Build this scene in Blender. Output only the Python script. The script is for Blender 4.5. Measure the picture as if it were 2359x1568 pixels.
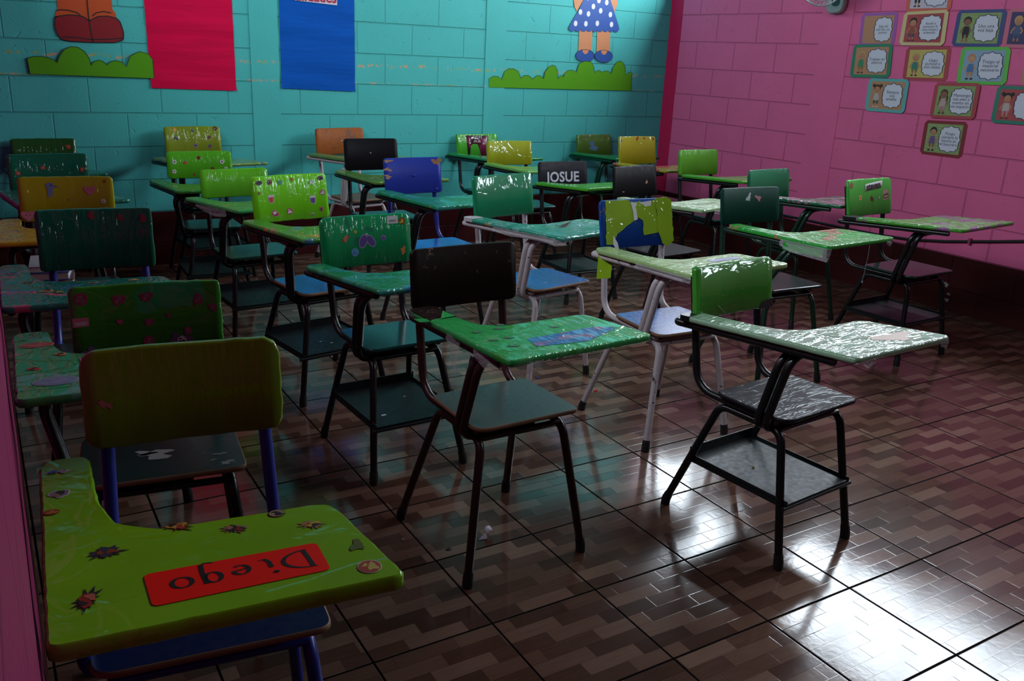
import bpy, bmesh, math, random
from mathutils import Vector, Matrix
for _o in list(bpy.data.objects): bpy.data.objects.remove(_o)
S = bpy.context.scene
PI = math.pi

# ------------------------------------------------------------------ camera, sky, light, exposure
cam_data = bpy.data.cameras.new('camera'); cam = bpy.data.objects.new('camera', cam_data)
S.collection.objects.link(cam); S.camera = cam
cam_data.sensor_fit = 'HORIZONTAL'; cam_data.sensor_width = 36.0
cam_data.lens = 36.0*2005.36/2359.0; cam_data.clip_start = 0.005; cam_data.clip_end = 60
YAW, PITCH, ROLL = 0.548092, 0.316405, 0.047591
_f = Vector((math.sin(YAW)*math.cos(PITCH), math.cos(YAW)*math.cos(PITCH), -math.sin(PITCH)))
_r = Vector((math.cos(YAW), -math.sin(YAW), 0)); _u = _r.cross(_f)
_r2 = _r*math.cos(ROLL)+_u*math.sin(ROLL); _u2 = -_r*math.sin(ROLL)+_u*math.cos(ROLL)
CAM = Vector((0, -5.82096, 1.3807))
cam.matrix_world = Matrix(((_r2.x, _u2.x, -_f.x, CAM.x), (_r2.y, _u2.y, -_f.y, CAM.y), (_r2.z, _u2.z, -_f.z, CAM.z), (0, 0, 0, 1)))

W = bpy.data.worlds.new('sky'); S.world = W; W.use_nodes = True
_nt = W.node_tree; _nt.nodes.clear()
_out = _nt.nodes.new('ShaderNodeOutputWorld'); _bg = _nt.nodes.new('ShaderNodeBackground')
_tc = _nt.nodes.new('ShaderNodeTexCoord'); _sp = _nt.nodes.new('ShaderNodeSeparateXYZ'); _cr = _nt.nodes.new('ShaderNodeValToRGB')
_nt.links.new(_tc.outputs['Generated'], _sp.inputs[0]); _nt.links.new(_sp.outputs['Z'], _cr.inputs[0])
_cr.color_ramp.elements[0].position = 0.0; _cr.color_ramp.elements[0].color = (0.10, 0.11, 0.10, 1)
_cr.color_ramp.elements[1].position = 0.06; _cr.color_ramp.elements[1].color = (0.80, 0.91, 1.0, 1)
_nt.links.new(_cr.outputs[0], _bg.inputs[0]); _bg.inputs[1].default_value = 34
_nt.links.new(_bg.outputs[0], _out.inputs[0])
S.view_settings.view_transform = 'Standard'; S.view_settings.look = 'None'
S.view_settings.exposure = -0.45; S.view_settings.gamma = 1.0; S.view_settings.use_curve_mapping = False
S.cycles.max_bounces = 6; S.cycles.diffuse_bounces = 3; S.cycles.glossy_bounces = 3; S.cycles.transmission_bounces = 4
S.cycles.sample_clamp_indirect = 4.0; S.cycles.use_denoising = True; S.cycles.caustics_reflective = False
PHI = 0.03552                                  # the right wall leans a little off square
def right_x(y): return 4.9115 - math.tan(PHI)*y
WINDOWS = [(-1.42, -0.16), (-4.05, -1.86), (-5.9, -5.2)]      # y spans of the window openings in the right wall
WZ0, WZ1 = 2.0, 2.86
for _a, _b in WINDOWS:                         # daylight portals in the openings
    l = bpy.data.lights.new('window_portal', 'AREA'); l.shape = 'RECTANGLE'; l.size = (_b-_a); l.size_y = WZ1-WZ0
    l.cycles.is_portal = True
    o = bpy.data.objects.new('window_portal', l); S.collection.objects.link(o)
    ym = (_a+_b)/2
    o.matrix_world = Matrix.Translation((right_x(ym)+0.13, ym, (WZ0+WZ1)/2)) @ Matrix.Rotation(PHI, 4, 'Z') @ Matrix(((0, 0, 1, 0), (1, 0, 0, 0), (0, 1, 0, 0), (0, 0, 0, 1)))
LEFT_FILLWIN = [(-2.6, -.8), (-4.9, -3.1)]; LZ0, LZ1 = 2.35, 2.82         # small high unseen openings in the left wall, added to brighten the pink wall
for _a, _b in LEFT_FILLWIN:
    l = bpy.data.lights.new('window_portal', 'AREA'); l.shape = 'RECTANGLE'; l.size = (_b-_a); l.size_y = LZ1-LZ0; l.cycles.is_portal = True
    o = bpy.data.objects.new('window_portal', l); S.collection.objects.link(o)
    o.matrix_world = Matrix.Translation((-.17, (_a+_b)/2, (LZ0+LZ1)/2)) @ Matrix(((0, 0, -1, 0), (-1, 0, 0, 0), (0, 1, 0, 0), (0, 0, 0, 1)))
# ------------------------------------------------------------------ small helpers
R = random.Random(7)
def tag(o, label=None, cat=None, group=None, kind=None):
    if label: o['label'] = label
    if cat: o['category'] = cat
    if group: o['group'] = group
    if kind: o['kind'] = kind
    return o
def empty(name, loc, rz=0.0):
    o = bpy.data.objects.new(name, None); S.collection.objects.link(o)
    o.location = loc; o.rotation_euler = (0, 0, rz); o.empty_display_size = 0.1
    return o
def link(name, me, mats, parent=None, smooth=False):
    if not isinstance(mats, (list, tuple)): mats = [mats]
    for m in mats: me.materials.append(m)
    if smooth:
        for p in me.polygons: p.use_smooth = True
    o = bpy.data.objects.new(name, me); S.collection.objects.link(o)
    if parent: o.parent = parent
    return o
class MB:
    """collects vertices and faces into one mesh"""
    def __init__(s): s.v = []; s.f = []; s.m = []; s.sm = []
    def add(s, vs, fs, mi=0, sm=False):
        b = len(s.v); s.v += [tuple(v) for v in vs]
        for f in fs: s.f.append([i+b for i in f]); s.m.append(mi); s.sm.append(sm)
        return s
    def box(s, x0, x1, y0, y1, z0, z1, mi=0):
        vs = [(x0,y0,z0),(x1,y0,z0),(x1,y1,z0),(x0,y1,z0),(x0,y0,z1),(x1,y0,z1),(x1,y1,z1),(x0,y1,z1)]
        return s.add(vs, [(0,3,2,1),(4,5,6,7),(0,1,5,4),(1,2,6,5),(2,3,7,6),(3,0,4,7)], mi)
    def build(s, name, mats, parent=None):
        me = bpy.data.meshes.new(name); me.from_pydata(s.v, [], s.f)
        for p, m, sm in zip(me.polygons, s.m, s.sm): p.material_index = m; p.use_smooth = sm
        me.update()
        return link(name, me, mats, parent)
def fillet(pts, r, n=6):
    """rounds the inner corners of a polyline"""
    pts = [Vector(p) for p in pts]; out = [pts[0]]
    for i in range(1, len(pts)-1):
        a, b, c = pts[i-1], pts[i], pts[i+1]
        d1, d2 = (a-b), (c-b); l1, l2 = d1.length, d2.length; d1.normalize(); d2.normalize()
        ang = d1.angle(d2)
        if ang > 3.1: out.append(b); continue
        rr = r[i] if isinstance(r, (list, tuple)) else r
        t = min(rr/math.tan(ang/2), l1*.48, l2*.48)
        p0, p2 = b+d1*t, b+d2*t
        for k in range(n+1):
            u = k/n; out.append((1-u)**2*p0+2*u*(1-u)*b+u*u*p2)
    out.append(pts[-1]); return out
def sweep(mb, pts, r, seg=10, mi=0, cap=True, ry=None):
    pts = [Vector(p) for p in pts]; n = len(pts)
    t = [(pts[min(i+1, n-1)]-pts[max(i-1, 0)]).normalized() for i in range(n)]
    up = Vector((0, 0, 1)) if abs(t[0].z) < .9 else Vector((0, 1, 0))
    a = t[0].cross(up).normalized(); vs = []
    for i in range(n):
        a = (a - t[i]*a.dot(t[i])).normalized(); b = t[i].cross(a)
        rr = r[i] if isinstance(r, (list, tuple)) else r
        for k in range(seg):
            w = 2*PI*k/seg; vs.append(pts[i]+a*(math.cos(w)*rr)+b*(math.sin(w)*(ry or rr)))
    fs = [(i*seg+k, i*seg+(k+1) % seg, (i+1)*seg+(k+1) % seg, (i+1)*seg+k) for i in range(n-1) for k in range(seg)]
    mb.add(vs, fs, mi, True)
    if cap:
        mb.add(vs[:seg], [tuple(range(seg-1, -1, -1))], mi); mb.add(vs[-seg:], [tuple(range(seg))], mi)
    return mb
def tube(name, pts, r, mat, parent, bend=0.04, seg=10):
    return sweep(MB(), fillet(pts, bend), r, seg).build(name, mat, parent)
def round_poly(pts, rad, n=5):
    """closed 2-D polygon with rounded corners; rad per corner"""
    out = []; m = len(pts)
    for i in range(m):
        a, b, c = Vector(pts[i-1]), Vector(pts[i]), Vector(pts[(i+1) % m])
        d1, d2 = (a-b), (c-b); l1, l2 = d1.length, d2.length; d1.normalize(); d2.normalize()
        rr = rad[i] if isinstance(rad, (list, tuple)) else rad
        ang = d1.angle(d2); t = min(rr/math.tan(ang/2), l1*.45, l2*.45)
        if t < 1e-5: out.append(b); continue
        p0, p2 = b+d1*t, b+d2*t
        for k in range(n+1):
            u = k/n; out.append((1-u)**2*p0+2*u*(1-u)*b+u*u*p2)
    return [(p[0], p[1]) for p in out]
def resample(poly, step, jit=0.0, rnd=R):
    out = []; n = len(poly)
    for i in range(n):
        a, b = Vector(poly[i]), Vector(poly[(i+1) % n]); L = (b-a).length; k = max(1, int(L/step))
        for j in range(k):
            p = a+(b-a)*(j/k); out.append((p.x+rnd.uniform(-jit, jit), p.y+rnd.uniform(-jit, jit)))
    return out
def inset(poly, d):
    out = []; n = len(poly)
    ar = sum(poly[i-1][0]*poly[i][1]-poly[i][0]*poly[i-1][1] for i in range(n)); sg = 1 if ar > 0 else -1
    for i in range(n):
        a, c = Vector(poly[i-1]), Vector(poly[(i+1) % n]); t = (c-a)
        if t.length < 1e-9: out.append(poly[i]); continue
        t.normalize(); nn = Vector((-t.y, t.x))*sg
        out.append((poly[i][0]+nn.x*d, poly[i][1]+nn.y*d))
    return out
def slab(mb, poly, fn, t, bev=0.003, mi=0, side_mi=None, both=True):
    """poly in (u,v); fn(u,v,h) -> point; top at h=0, bottom at h=-t, small rounded edges"""
    n = len(poly); side_mi = mi if side_mi is None else side_mi
    ins = inset(poly, bev)
    rings = [(ins, 0.0), (poly, -bev), (poly, -t+bev), (ins, -t)]
    vs = [fn(u, v, h) for pl, h in rings for u, v in pl]
    b = len(mb.v); mb.v += [tuple(v) for v in vs]
    for k in range(3):
        for i in range(n):
            j = (i+1) % n; mb.f.append([b+k*n+i, b+(k+1)*n+i, b+(k+1)*n+j, b+k*n+j]); mb.m.append(side_mi); mb.sm.append(True)
    mb.f.append([b+i for i in range(n)]); mb.m.append(mi); mb.sm.append(False)
    if both: mb.f.append([b+3*n+i for i in range(n-1, -1, -1)]); mb.m.append(side_mi); mb.sm.append(False)
    return mb
def flat(mb, poly, fn, h0, h1, mi=0):
    """thin plate between heights h0 (under) and h1 (face)"""
    n = len(poly); vs = [fn(u, v, h1) for u, v in poly]+[fn(u, v, h0) for u, v in poly]
    return mb.add(vs, [tuple(range(n))]+[(i, i+n, (i+1) % n+n, (i+1) % n) for i in range(n)], mi)
def ell(cx, cy, rx, ry, n=20, rot=0, a0=0, a1=2*PI):
    c, s = math.cos(rot), math.sin(rot); out = []
    for k in range(n):
        w = a0+(a1-a0)*k/(n if a1-a0 > 6.2 else n-1); x, y = rx*math.cos(w), ry*math.sin(w)
        out.append((cx+c*x-s*y, cy+s*x+c*y))
    return out
def blob(cx, cy, r, rnd, n=18, k=.3, sx=1, sy=1):
    ph = [rnd.uniform(0, 6.28) for _ in range(3)]
    out = []
    for i in range(n):
        w = 2*PI*i/n; rr = r*(1+k*.5*math.sin(2*w+ph[0])+k*.5*math.sin(3*w+ph[1])+k*.35*math.sin(5*w+ph[2]))
        out.append((cx+sx*rr*math.cos(w), cy+sy*rr*math.sin(w)))
    return out
def ribbon(mb, pts, w, fn, h, mi=0):
    """flat pen stroke through (u,v) points"""
    n = len(pts); L = []; Rr = []
    for i in range(n):
        a, c = Vector(pts[max(i-1, 0)]), Vector(pts[min(i+1, n-1)]); t = (c-a).normalized(); nn = Vector((-t.y, t.x))*w/2
        L.append((pts[i][0]+nn.x, pts[i][1]+nn.y)); Rr.append((pts[i][0]-nn.x, pts[i][1]-nn.y))
    vs = [fn(u, v, h) for u, v in L+Rr]
    return mb.add(vs, [(i, i+n, i+n+1, i+1) for i in range(n-1)], mi)
def text_polys(name, body, size, fn, h, mat, parent, cx, cy, bold=0.0, shear=0.0, space=1.0, line=1.0, width=1.0, angle=0.0):
    cu = bpy.data.curves.new('t', 'FONT'); cu.body = body; cu.size = size; cu.align_x = 'CENTER'; cu.align_y = 'CENTER'
    cu.offset = bold; cu.shear = shear; cu.space_character = space; cu.space_line = line; cu.resolution_u = 3
    o = bpy.data.objects.new('t', cu); S.collection.objects.link(o)
    me = bpy.data.meshes.new_from_object(o); bpy.data.objects.remove(o); bpy.data.curves.remove(cu)
    c, s = math.cos(angle), math.sin(angle)
    for v in me.vertices:
        x, y = v.co.x*width, v.co.y
        v.co = Vector(fn(cx+c*x-s*y, cy+s*x+c*y, h))
    me.name = name
    return link(name, me, mat, parent)

# ------------------------------------------------------------------ materials
class NT:
    def __init__(s, name):
        s.m = bpy.data.materials.new(name); s.m.use_nodes = True; s.t = s.m.node_tree; s.t.nodes.clear()
        s.out = s.n('OutputMaterial'); s.p = s.n('BsdfPrincipled'); s.l(s.p.outputs[0], s.out.inputs[0])
    def n(s, k, **kw):
        o = s.t.nodes.new('ShaderNode'+k)
        for a, b in kw.items(): setattr(o, a, b)
        return o
    def l(s, a, b): s.t.links.new(a, b)
    def setp(s, **kw):
        for k, v in kw.items():
            i = s.p.inputs[k.replace('_', ' ')]
            if hasattr(v, 'links') or hasattr(v, 'is_linked'): s.l(v, i)
            else: i.default_value = v
    def co(s, scale=(1, 1, 1), rot=(0, 0, 0), loc=(0, 0, 0), kind='Object'):
        tc = s.n('TexCoord'); mp = s.n('Mapping'); s.l(tc.outputs[kind], mp.inputs[0])
        mp.inputs['Scale'].default_value = scale; mp.inputs['Rotation'].default_value = rot; mp.inputs['Location'].default_value = loc
        return mp.outputs[0]
    def noise(s, vec, scale=5, detail=3, dist=0, rough=.5):
        o = s.n('TexNoise'); s.l(vec, o.inputs['Vector']); o.inputs['Scale'].default_value = scale
        o.inputs['Detail'].default_value = detail; o.inputs['Distortion'].default_value = dist; o.inputs['Roughness'].default_value = rough
        return o.outputs['Fac']
    def ramp(s, fac, stops):
        o = s.n('ValToRGB'); s.l(fac, o.inputs[0]); e = o.color_ramp.elements
        while len(e) < len(stops): e.new(.5)
        for x, (p, c) in zip(e, stops):
            x.position = p; x.color = (c, c, c, 1) if isinstance(c, (int, float)) else (*c[:3], 1)
        return o.outputs[0]
    def mix(s, fac, a, b, mode='MIX'):
        o = s.n('Mix', data_type='RGBA', blend_type=mode)
        for v, i in ((fac, 0), (a, 6), (b, 7)):
            if hasattr(v, 'is_linked'): s.l(v, o.inputs[i])
            elif isinstance(v, (int, float)): o.inputs[i].default_value = v
            else: o.inputs[i].default_value = (*v[:3], 1)
        return o.outputs[2]
    def math(s, op, a, b=0.0, c=None):
        o = s.n('Math', operation=op)
        for v, i in ((a, 0), (b, 1), (c, 2)):
            if v is None: continue
            if hasattr(v, 'is_linked'): s.l(v, o.inputs[i])
            else: o.inputs[i].default_value = v
        return o.outputs[0]
    def bump(s, h, strength=.5, dist=.002, nrm=None):
        o = s.n('Bump'); s.l(h, o.inputs['Height']); o.inputs['Strength'].default_value = strength; o.inputs['Distance'].default_value = dist
        if nrm: s.l(nrm, o.inputs['Normal'])
        return o.outputs[0]
_C = {}
def hexc(h):
    v = [int(h[i:i+2], 16)/255 for i in (0, 2, 4)]
    return tuple(((x+.055)/1.055)**2.4 if x > .04045 else x/12.92 for x in v)
def plain(name, col, rough=.6, metal=0.0, coat=0.0, spec=.5):
    if name in _C: return _C[name]
    n = NT(name); n.setp(Base_Color=(*col, 1), Roughness=rough, Metallic=metal, Coat_Weight=coat, Specular_IOR_Level=spec)
    _C[name] = n.m; return n.m
def paint(name, col, rough=.35, chip=None, chip_amt=.62, spec=.5):
    """enamel paint with chips and grime"""
    if name in _C: return _C[name]
    n = NT(name); v = n.co()
    f = n.noise(v, 14, 5, 1.2, .65); g = n.noise(v, 60, 3)
    c = n.mix(n.ramp(g, [(.3, 0.0), (.75, .25)]), col, tuple(x*.45 for x in col))
    if chip: c = n.mix(n.ramp(f, [(chip_amt, 0.0), (chip_amt+.015, 1.0)]), c, chip)
    n.p.inputs['Specular IOR Level'].default_value = .10 if name.startswith('b_') else spec
    n.setp(Base_Color=c, Roughness=n.ramp(g, [(.2, rough*.8), (.8, min(1, rough*1.4))]), Normal=n.bump(n.noise(v, 40, 2), .10, .0006))
    _C[name] = n.m; return n.m
def wrap(name, col, patches=(), wr=1.0, rough=.5, seed=0.0, cr=.05, stretch=(20, 5, 3.5), rot=.35, film=0.0, var=.3, cw=.85):
    """coloured paper under crinkled clear film"""
    if name in _C: return _C[name]
    n = NT(name); v = n.co(loc=(seed*3.1, seed*1.7, seed))
    c = n.mix(n.ramp(n.noise(v, 7, 2), [(.35, 0.0), (.7, var)]), col, tuple(x*.55 for x in col))
    for i, (pc, sc, th) in enumerate(patches):
        pv = n.co(loc=(seed+i*4.3, i*2.9, i), scale=(1, 1.6, 1))
        pf = n.noise(pv, sc, 3, .8, .6)
        c = n.mix(n.ramp(pf, [(th, 0.0), (th+.02, .9)]), c, pc)
    if film > 0: c = n.mix(film, c, (.62, .72, .70))  # silvery sheen of the film, put into the base colour as a pale tint
    sv = n.co(scale=stretch, rot=(0, .45, rot), loc=(seed, seed*2, 0))
    w1 = n.ramp(n.noise(sv, 3.0, 3, .5, .5), [(.46, 0.0), (.62, 1.0), (.74, .2)])
    vo = n.n('TexVoronoi', feature='DISTANCE_TO_EDGE'); vo.inputs['Scale'].default_value = 5.5; vo.inputs['Randomness'].default_value = 1.0
    dv = n.n('VectorMath', operation='ADD'); n.l(n.co(scale=(1.0, 1.3, 1.5), rot=(0, .5, rot), loc=(seed, seed*.7, seed)), dv.inputs[0])
    nz = n.n('TexNoise'); n.l(v, nz.inputs['Vector']); nz.inputs['Scale'].default_value = 6.0; sc = n.n('VectorMath', operation='SCALE'); n.l(nz.outputs['Color'], sc.inputs[0]); sc.inputs['Scale'].default_value = .14
    n.l(sc.outputs[0], dv.inputs[1]); n.l(dv.outputs[0], vo.inputs['Vector'])
    w2 = n.ramp(vo.outputs['Distance'], [(0.0, 1.0), (.035, 0.0)])
    w3 = n.noise(v, 4, 2, .6)
    h = n.math('ADD', n.math('MULTIPLY', w1, .42*wr), n.math('MULTIPLY', w2, .16*wr)); h = n.math('ADD', h, n.math('MULTIPLY', w3, .8))
    b = n.bump(h, .6, .008); b2 = n.bump(w3, .3, .006)
    n.setp(Base_Color=c, Roughness=rough, Normal=b2, Coat_Weight=cw, Coat_Roughness=cr, Coat_Normal=b)
    n.p.inputs['Specular IOR Level'].default_value = .12
    _C[name] = n.m; return n.m

# ------------------------------------------------------------------ the room
ZK = 0.9439                                   # height of one block course line, courses are 0.2 m
def wall_mat(name, col, off, axis='X', wains=(0.055, 0.006, 0.007), smooth=False, crayon=False, top=0.344):
    if name in _C: return _C[name]
    n = NT(name); v = n.co(); sp = n.n('SeparateXYZ'); n.l(v, sp.inputs[0])
    cb = n.n('CombineXYZ'); n.l(n.math('SUBTRACT', sp.outputs[axis], off-.2), cb.inputs[0]); n.l(n.math('SUBTRACT', sp.outputs['Z'], ZK), cb.inputs[1])
    br = n.n('TexBrick', offset=.5, offset_frequency=2); n.l(cb.outputs[0], br.inputs['Vector'])
    for k, x in (('Scale', 1.0), ('Mortar Size', .005), ('Mortar Smooth', .55), ('Brick Width', .4), ('Row Height', .2), ('Bias', 0)): br.inputs[k].default_value = x
    br.inputs['Color1'].default_value = (1, 1, 1, 1); br.inputs['Color2'].default_value = (.9, .9, .9, 1)
    f1 = n.noise(v, 3.5, 4); f2 = n.noise(v, 70, 3, .3, .6); pit = n.ramp(n.noise(v, 26, 2, .8), [(.27, 0.0), (.34, 1.0)])
    c = n.mix(n.ramp(f1, [(.3, 0.0), (.75, .28)]), col, tuple(x*.72 for x in col))
    if not smooth:
        c = n.mix(n.math('MULTIPLY', br.outputs['Fac'], .25), c, tuple(x*.45 for x in col))
        c = n.mix(n.math('MULTIPLY', n.math('SUBTRACT', 1, pit), .15), c, tuple(x*.5 for x in col))
    if crayon:
        z = sp.outputs['Z']; w = n.math('MULTIPLY', n.math('SUBTRACT', n.noise(n.co(scale=(9, 1, 1)), 1.0, 2), .5), .045)
        zz = n.math('ADD', z, w)
        m1 = n.ramp(n.math('ABSOLUTE', n.math('SUBTRACT', zz, 1.268)), [(.004, 1.0), (.012, 0.0)])
        m2 = n.ramp(n.math('ABSOLUTE', n.math('SUBTRACT', z, 1.154)), [(.002, 1.0), (.006, 0.0)])
        br2 = n.ramp(n.noise(v, 22, 3, 1.5), [(.52, 0.0), (.57, 1.0)])
        m = n.math('MULTIPLY', n.math('MAXIMUM', m1, m2), br2)
        hue = n.mix(n.ramp(n.noise(v, 9, 1), [(.45, 0.0), (.55, 1.0)]), (.85, .32, .10), (.36, .42, .06))
        c = n.mix(n.math('MULTIPLY', m, .75), c, hue)
    wm = n.ramp(sp.outputs['Z'], [(top-.003, 1.0), (top+.003, 0.0)])
    c = n.mix(wm, c, wains)
    h = f2 if smooth else n.math('ADD', n.math('MULTIPLY', f2, .16), n.math('MULTIPLY', pit, .22))
    if not smooth: h = n.math('SUBTRACT', h, br.outputs['Fac'])
    n.setp(Base_Color=c, Roughness=.55, Normal=n.bump(h, .1 if smooth else .9, .007))
    n.p.inputs['Specular IOR Level'].default_value = .2
    _C[name] = n.m; return n.m
TEAL = (0.080, 0.52, 0.49); PINK = (0.80, 0.15, 0.34)
def structure(o): return tag(o, kind='structure')
CEIL = 3.2; BX0, BX1, YF = -0.018, 4.93, -7.6
# teal back wall: three panels of block between two smooth cast pillars
mb = MB()
for i, (a, b) in enumerate([(-.2, 1.52), (1.70, 3.21), (3.38, 5.1)]): mb.box(a, b, 0, .15, 0, CEIL, i)
structure(mb.build('wall_back', [wall_mat('teal_block_left', TEAL, .1656, crayon=True), wall_mat('teal_block_middle', TEAL, 2.23, crayon=True), wall_mat('teal_block_right', TEAL, 3.5496, crayon=True)]))
teal_s = wall_mat('teal_plaster', TEAL, 0, smooth=True, crayon=True)
for k, (a, b) in enumerate([(1.52, 1.70), (3.21, 3.38)]):
    structure(MB().box(a, b, -.004, .15, 0, CEIL).build('trim_%d' % (k+1), teal_s))
# pink right wall with its row of window openings; local frame: x outward, y along the wall
mb = MB(); HT = .15
mb.box(0, HT, YF-.2, 0, 0, WZ0); mb.box(0, HT, YF-.2, 0, WZ1, CEIL)
edges = [0.0]
for a, b in WINDOWS: edges += [b, a]
edges.append(YF-.2)
for i in range(0, len(edges), 2): mb.box(0, HT, edges[i+1], edges[i], WZ0, WZ1)
wr = structure(mb.build('wall_right', wall_mat('pink_block', PINK, -1.935, axis='Y'))); wr.location = (4.9115, 0, 0); wr.rotation_euler = (0, 0, PHI)
def right_wall(o): o.location = (4.9115, 0, 0); o.rotation_euler = (0, 0, PHI); return o
pink_s = wall_mat('pink_plaster', PINK, 0, smooth=True); crim = wall_mat('crimson_plaster', (.60, .018, .10), 0, smooth=True)
structure(right_wall(MB().box(-.004, .1, -.135, 0, 0, CEIL).build('trim_3', crim)))
structure(right_wall(MB().box(-.004, .1, -1.745, -1.5, 0, CEIL).build('trim_4', pink_s)))
steel = plain('window_steel', (.05, .055, .055), .5, .6)
for k, (a, b) in enumerate(WINDOWS):
    mb = MB(); f = .03
    mb.box(.05, .09, a, b, WZ0, WZ0+f); mb.box(.05, .09, a, b, WZ1-f, WZ1); mb.box(.05, .09, a, a+f, WZ0+f, WZ1-f); mb.box(.05, .09, b-f, b, WZ0+f, WZ1-f)
    nn = max(2, round((b-a)/.62))
    for i in range(1, nn): y = a+(b-a)*i/nn; mb.box(.055, .085, y-.015, y+.015, WZ0+f, WZ1-f)
    mb.box(.057, .083, a+f, b-f, (WZ0+WZ1)/2-.008, (WZ0+WZ1)/2+.008)
    structure(right_wall(mb.build('window_%d' % (k+1), steel)))
# left wall hard beside the camera, the wall behind the camera, ceiling
mb = MB(); mb.box(-.18, BX0, YF, 0, 0, LZ0); mb.box(-.18, BX0, YF, 0, LZ1, CEIL); e_ = [0.0]
for a, b in LEFT_FILLWIN: e_ += [b, a]
e_.append(YF)
for i in range(0, len(e_), 2): mb.box(-.18, BX0, e_[i+1], e_[i], LZ0, LZ1)
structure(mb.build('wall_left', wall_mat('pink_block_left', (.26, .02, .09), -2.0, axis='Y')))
for k, (a, b) in enumerate(LEFT_FILLWIN):  # frames for the added left openings
    mb = MB(); f = .03; mb.box(-.12, -.08, a, b, LZ0, LZ0+f); mb.box(-.12, -.08, a, b, LZ1-f, LZ1); mb.box(-.12, -.08, a, a+f, LZ0+f, LZ1-f); mb.box(-.12, -.08, b-f, b, LZ0+f, LZ1-f)
    mb.box(-.115, -.085, (a+b)/2-.015, (a+b)/2+.015, LZ0+f, LZ1-f); structure(mb.build('window_%d' % (k+4), steel))
structure(MB().box(-.2, 5.4, YF-.15, YF, 0, CEIL).build('wall_front', wall_mat('teal_block_front', (.015, .05, .05), .3)))
structure(MB().box(-.2, 5.4, YF-.2, .15, CEIL, CEIL+.1).build('ceiling', plain('ceiling_sheet', (.10, .10, .09), .7)))
# floor: glossy 32 cm tiles printed with staggered wood strips
def floor_mat():
    n = NT('floor_tile'); s = .32456
    v = n.co(loc=(0, 0, 0)); mp = n.n('Mapping'); mp.vector_type = 'TEXTURE'; n.l(v, mp.inputs[0])
    mp.inputs['Location'].default_value = (.2879*math.cos(.0079)+.96266*math.sin(.0079), .2879*math.sin(.0079)-.96266*math.cos(.0079), 0)
    mp.inputs['Rotation'].default_value = (0, 0, .0079); mp.inputs['Scale'].default_value = (s, s, 1)
    sp = n.n('SeparateXYZ'); n.l(mp.outputs[0], sp.inputs[0]); X, Y = sp.outputs['X'], sp.outputs['Y']
    def dist(a):
        f = n.math('FRACT', a); return n.math('MINIMUM', f, n.math('SUBTRACT', 1, f))
    gd = n.math('MINIMUM', dist(X), dist(Y)); grout = n.ramp(gd, [(.0072, 1.0), (.0118, 0.0)])
    fx, fy = n.math('FRACT', X), n.math('FRACT', Y)
    yr = n.math('MULTIPLY', Y, 7.0); r = n.math('FLOOR', yr)
    sx = n.math('SUBTRACT', n.math('DIVIDE', X, .5), n.math('MULTIPLY', r, .32)); c = n.math('FLOOR', sx)
    par = n.math('MODULO', n.math('ADD', n.math('ADD', c, r), 4000), 2.0)
    cb = n.n('CombineXYZ'); n.l(c, cb.inputs[0]); n.l(r, cb.inputs[1])
    wn = n.n('TexWhiteNoise', noise_dimensions='3D'); n.l(cb.outputs[0], wn.inputs['Vector'])
    tone = n.math('ADD', n.math('MULTIPLY', par, .42), n.math('MULTIPLY', wn.outputs['Value'], .5))
    gv = n.n('CombineXYZ'); n.l(n.math('ADD', n.math('MULTIPLY', X, 1.6), n.math('MULTIPLY', wn.outputs['Value'], 9)), gv.inputs[0]); n.l(n.math('MULTIPLY', Y, 30), gv.inputs[1])
    grain = n.noise(gv.outputs[0], 1.6, 4, .5, .6)
    col = n.ramp(n.math('ADD', n.math('MULTIPLY', tone, .8), n.math('MULTIPLY', grain, .35)), [(.15, (.066, .030, .021)), (.45, (.108, .052, .036)), (.70, (.165, .088, .061)), (.98, (.245, .145, .104))])
    # fine printed joints between strips
    ed = n.math('MINIMUM', n.math('MULTIPLY', dist(yr), .143), n.math('MULTIPLY', dist(sx), .5))
    col = n.mix(n.math('MULTIPLY', n.ramp(ed, [(.0015, 1.0), (.004, 0.0)]), .55), col, (.02, .009, .006))
    dirt = n.noise(v, 2.2, 4, .4)
    col = n.mix(grout, col, (.004, .003, .003))
    h = n.math('ADD', n.math('MULTIPLY', n.math('SUBTRACT', 1, grout), 1.0), n.math('MULTIPLY', n.ramp(ed, [(.001, 0.0), (.003, 1.0)]), .03))
    b = n.bump(h, .8, .003); b2 = n.bump(n.noise(v, 55, 2, .3), .09, .0015, b)
    n.setp(Base_Color=col, Roughness=n.mix(grout, n.ramp(dirt, [(.3, .10), (.75, .18)]), (.6, .6, .6)), Normal=b2)
    n.l(n.math('MULTIPLY', n.math('SUBTRACT', 1, grout), .5), n.p.inputs['Specular IOR Level'])
    return n.m
structure(MB().box(-.2, 5.4, YF-.2, .15, -.05, 0).build('floor', floor_mat()))

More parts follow.
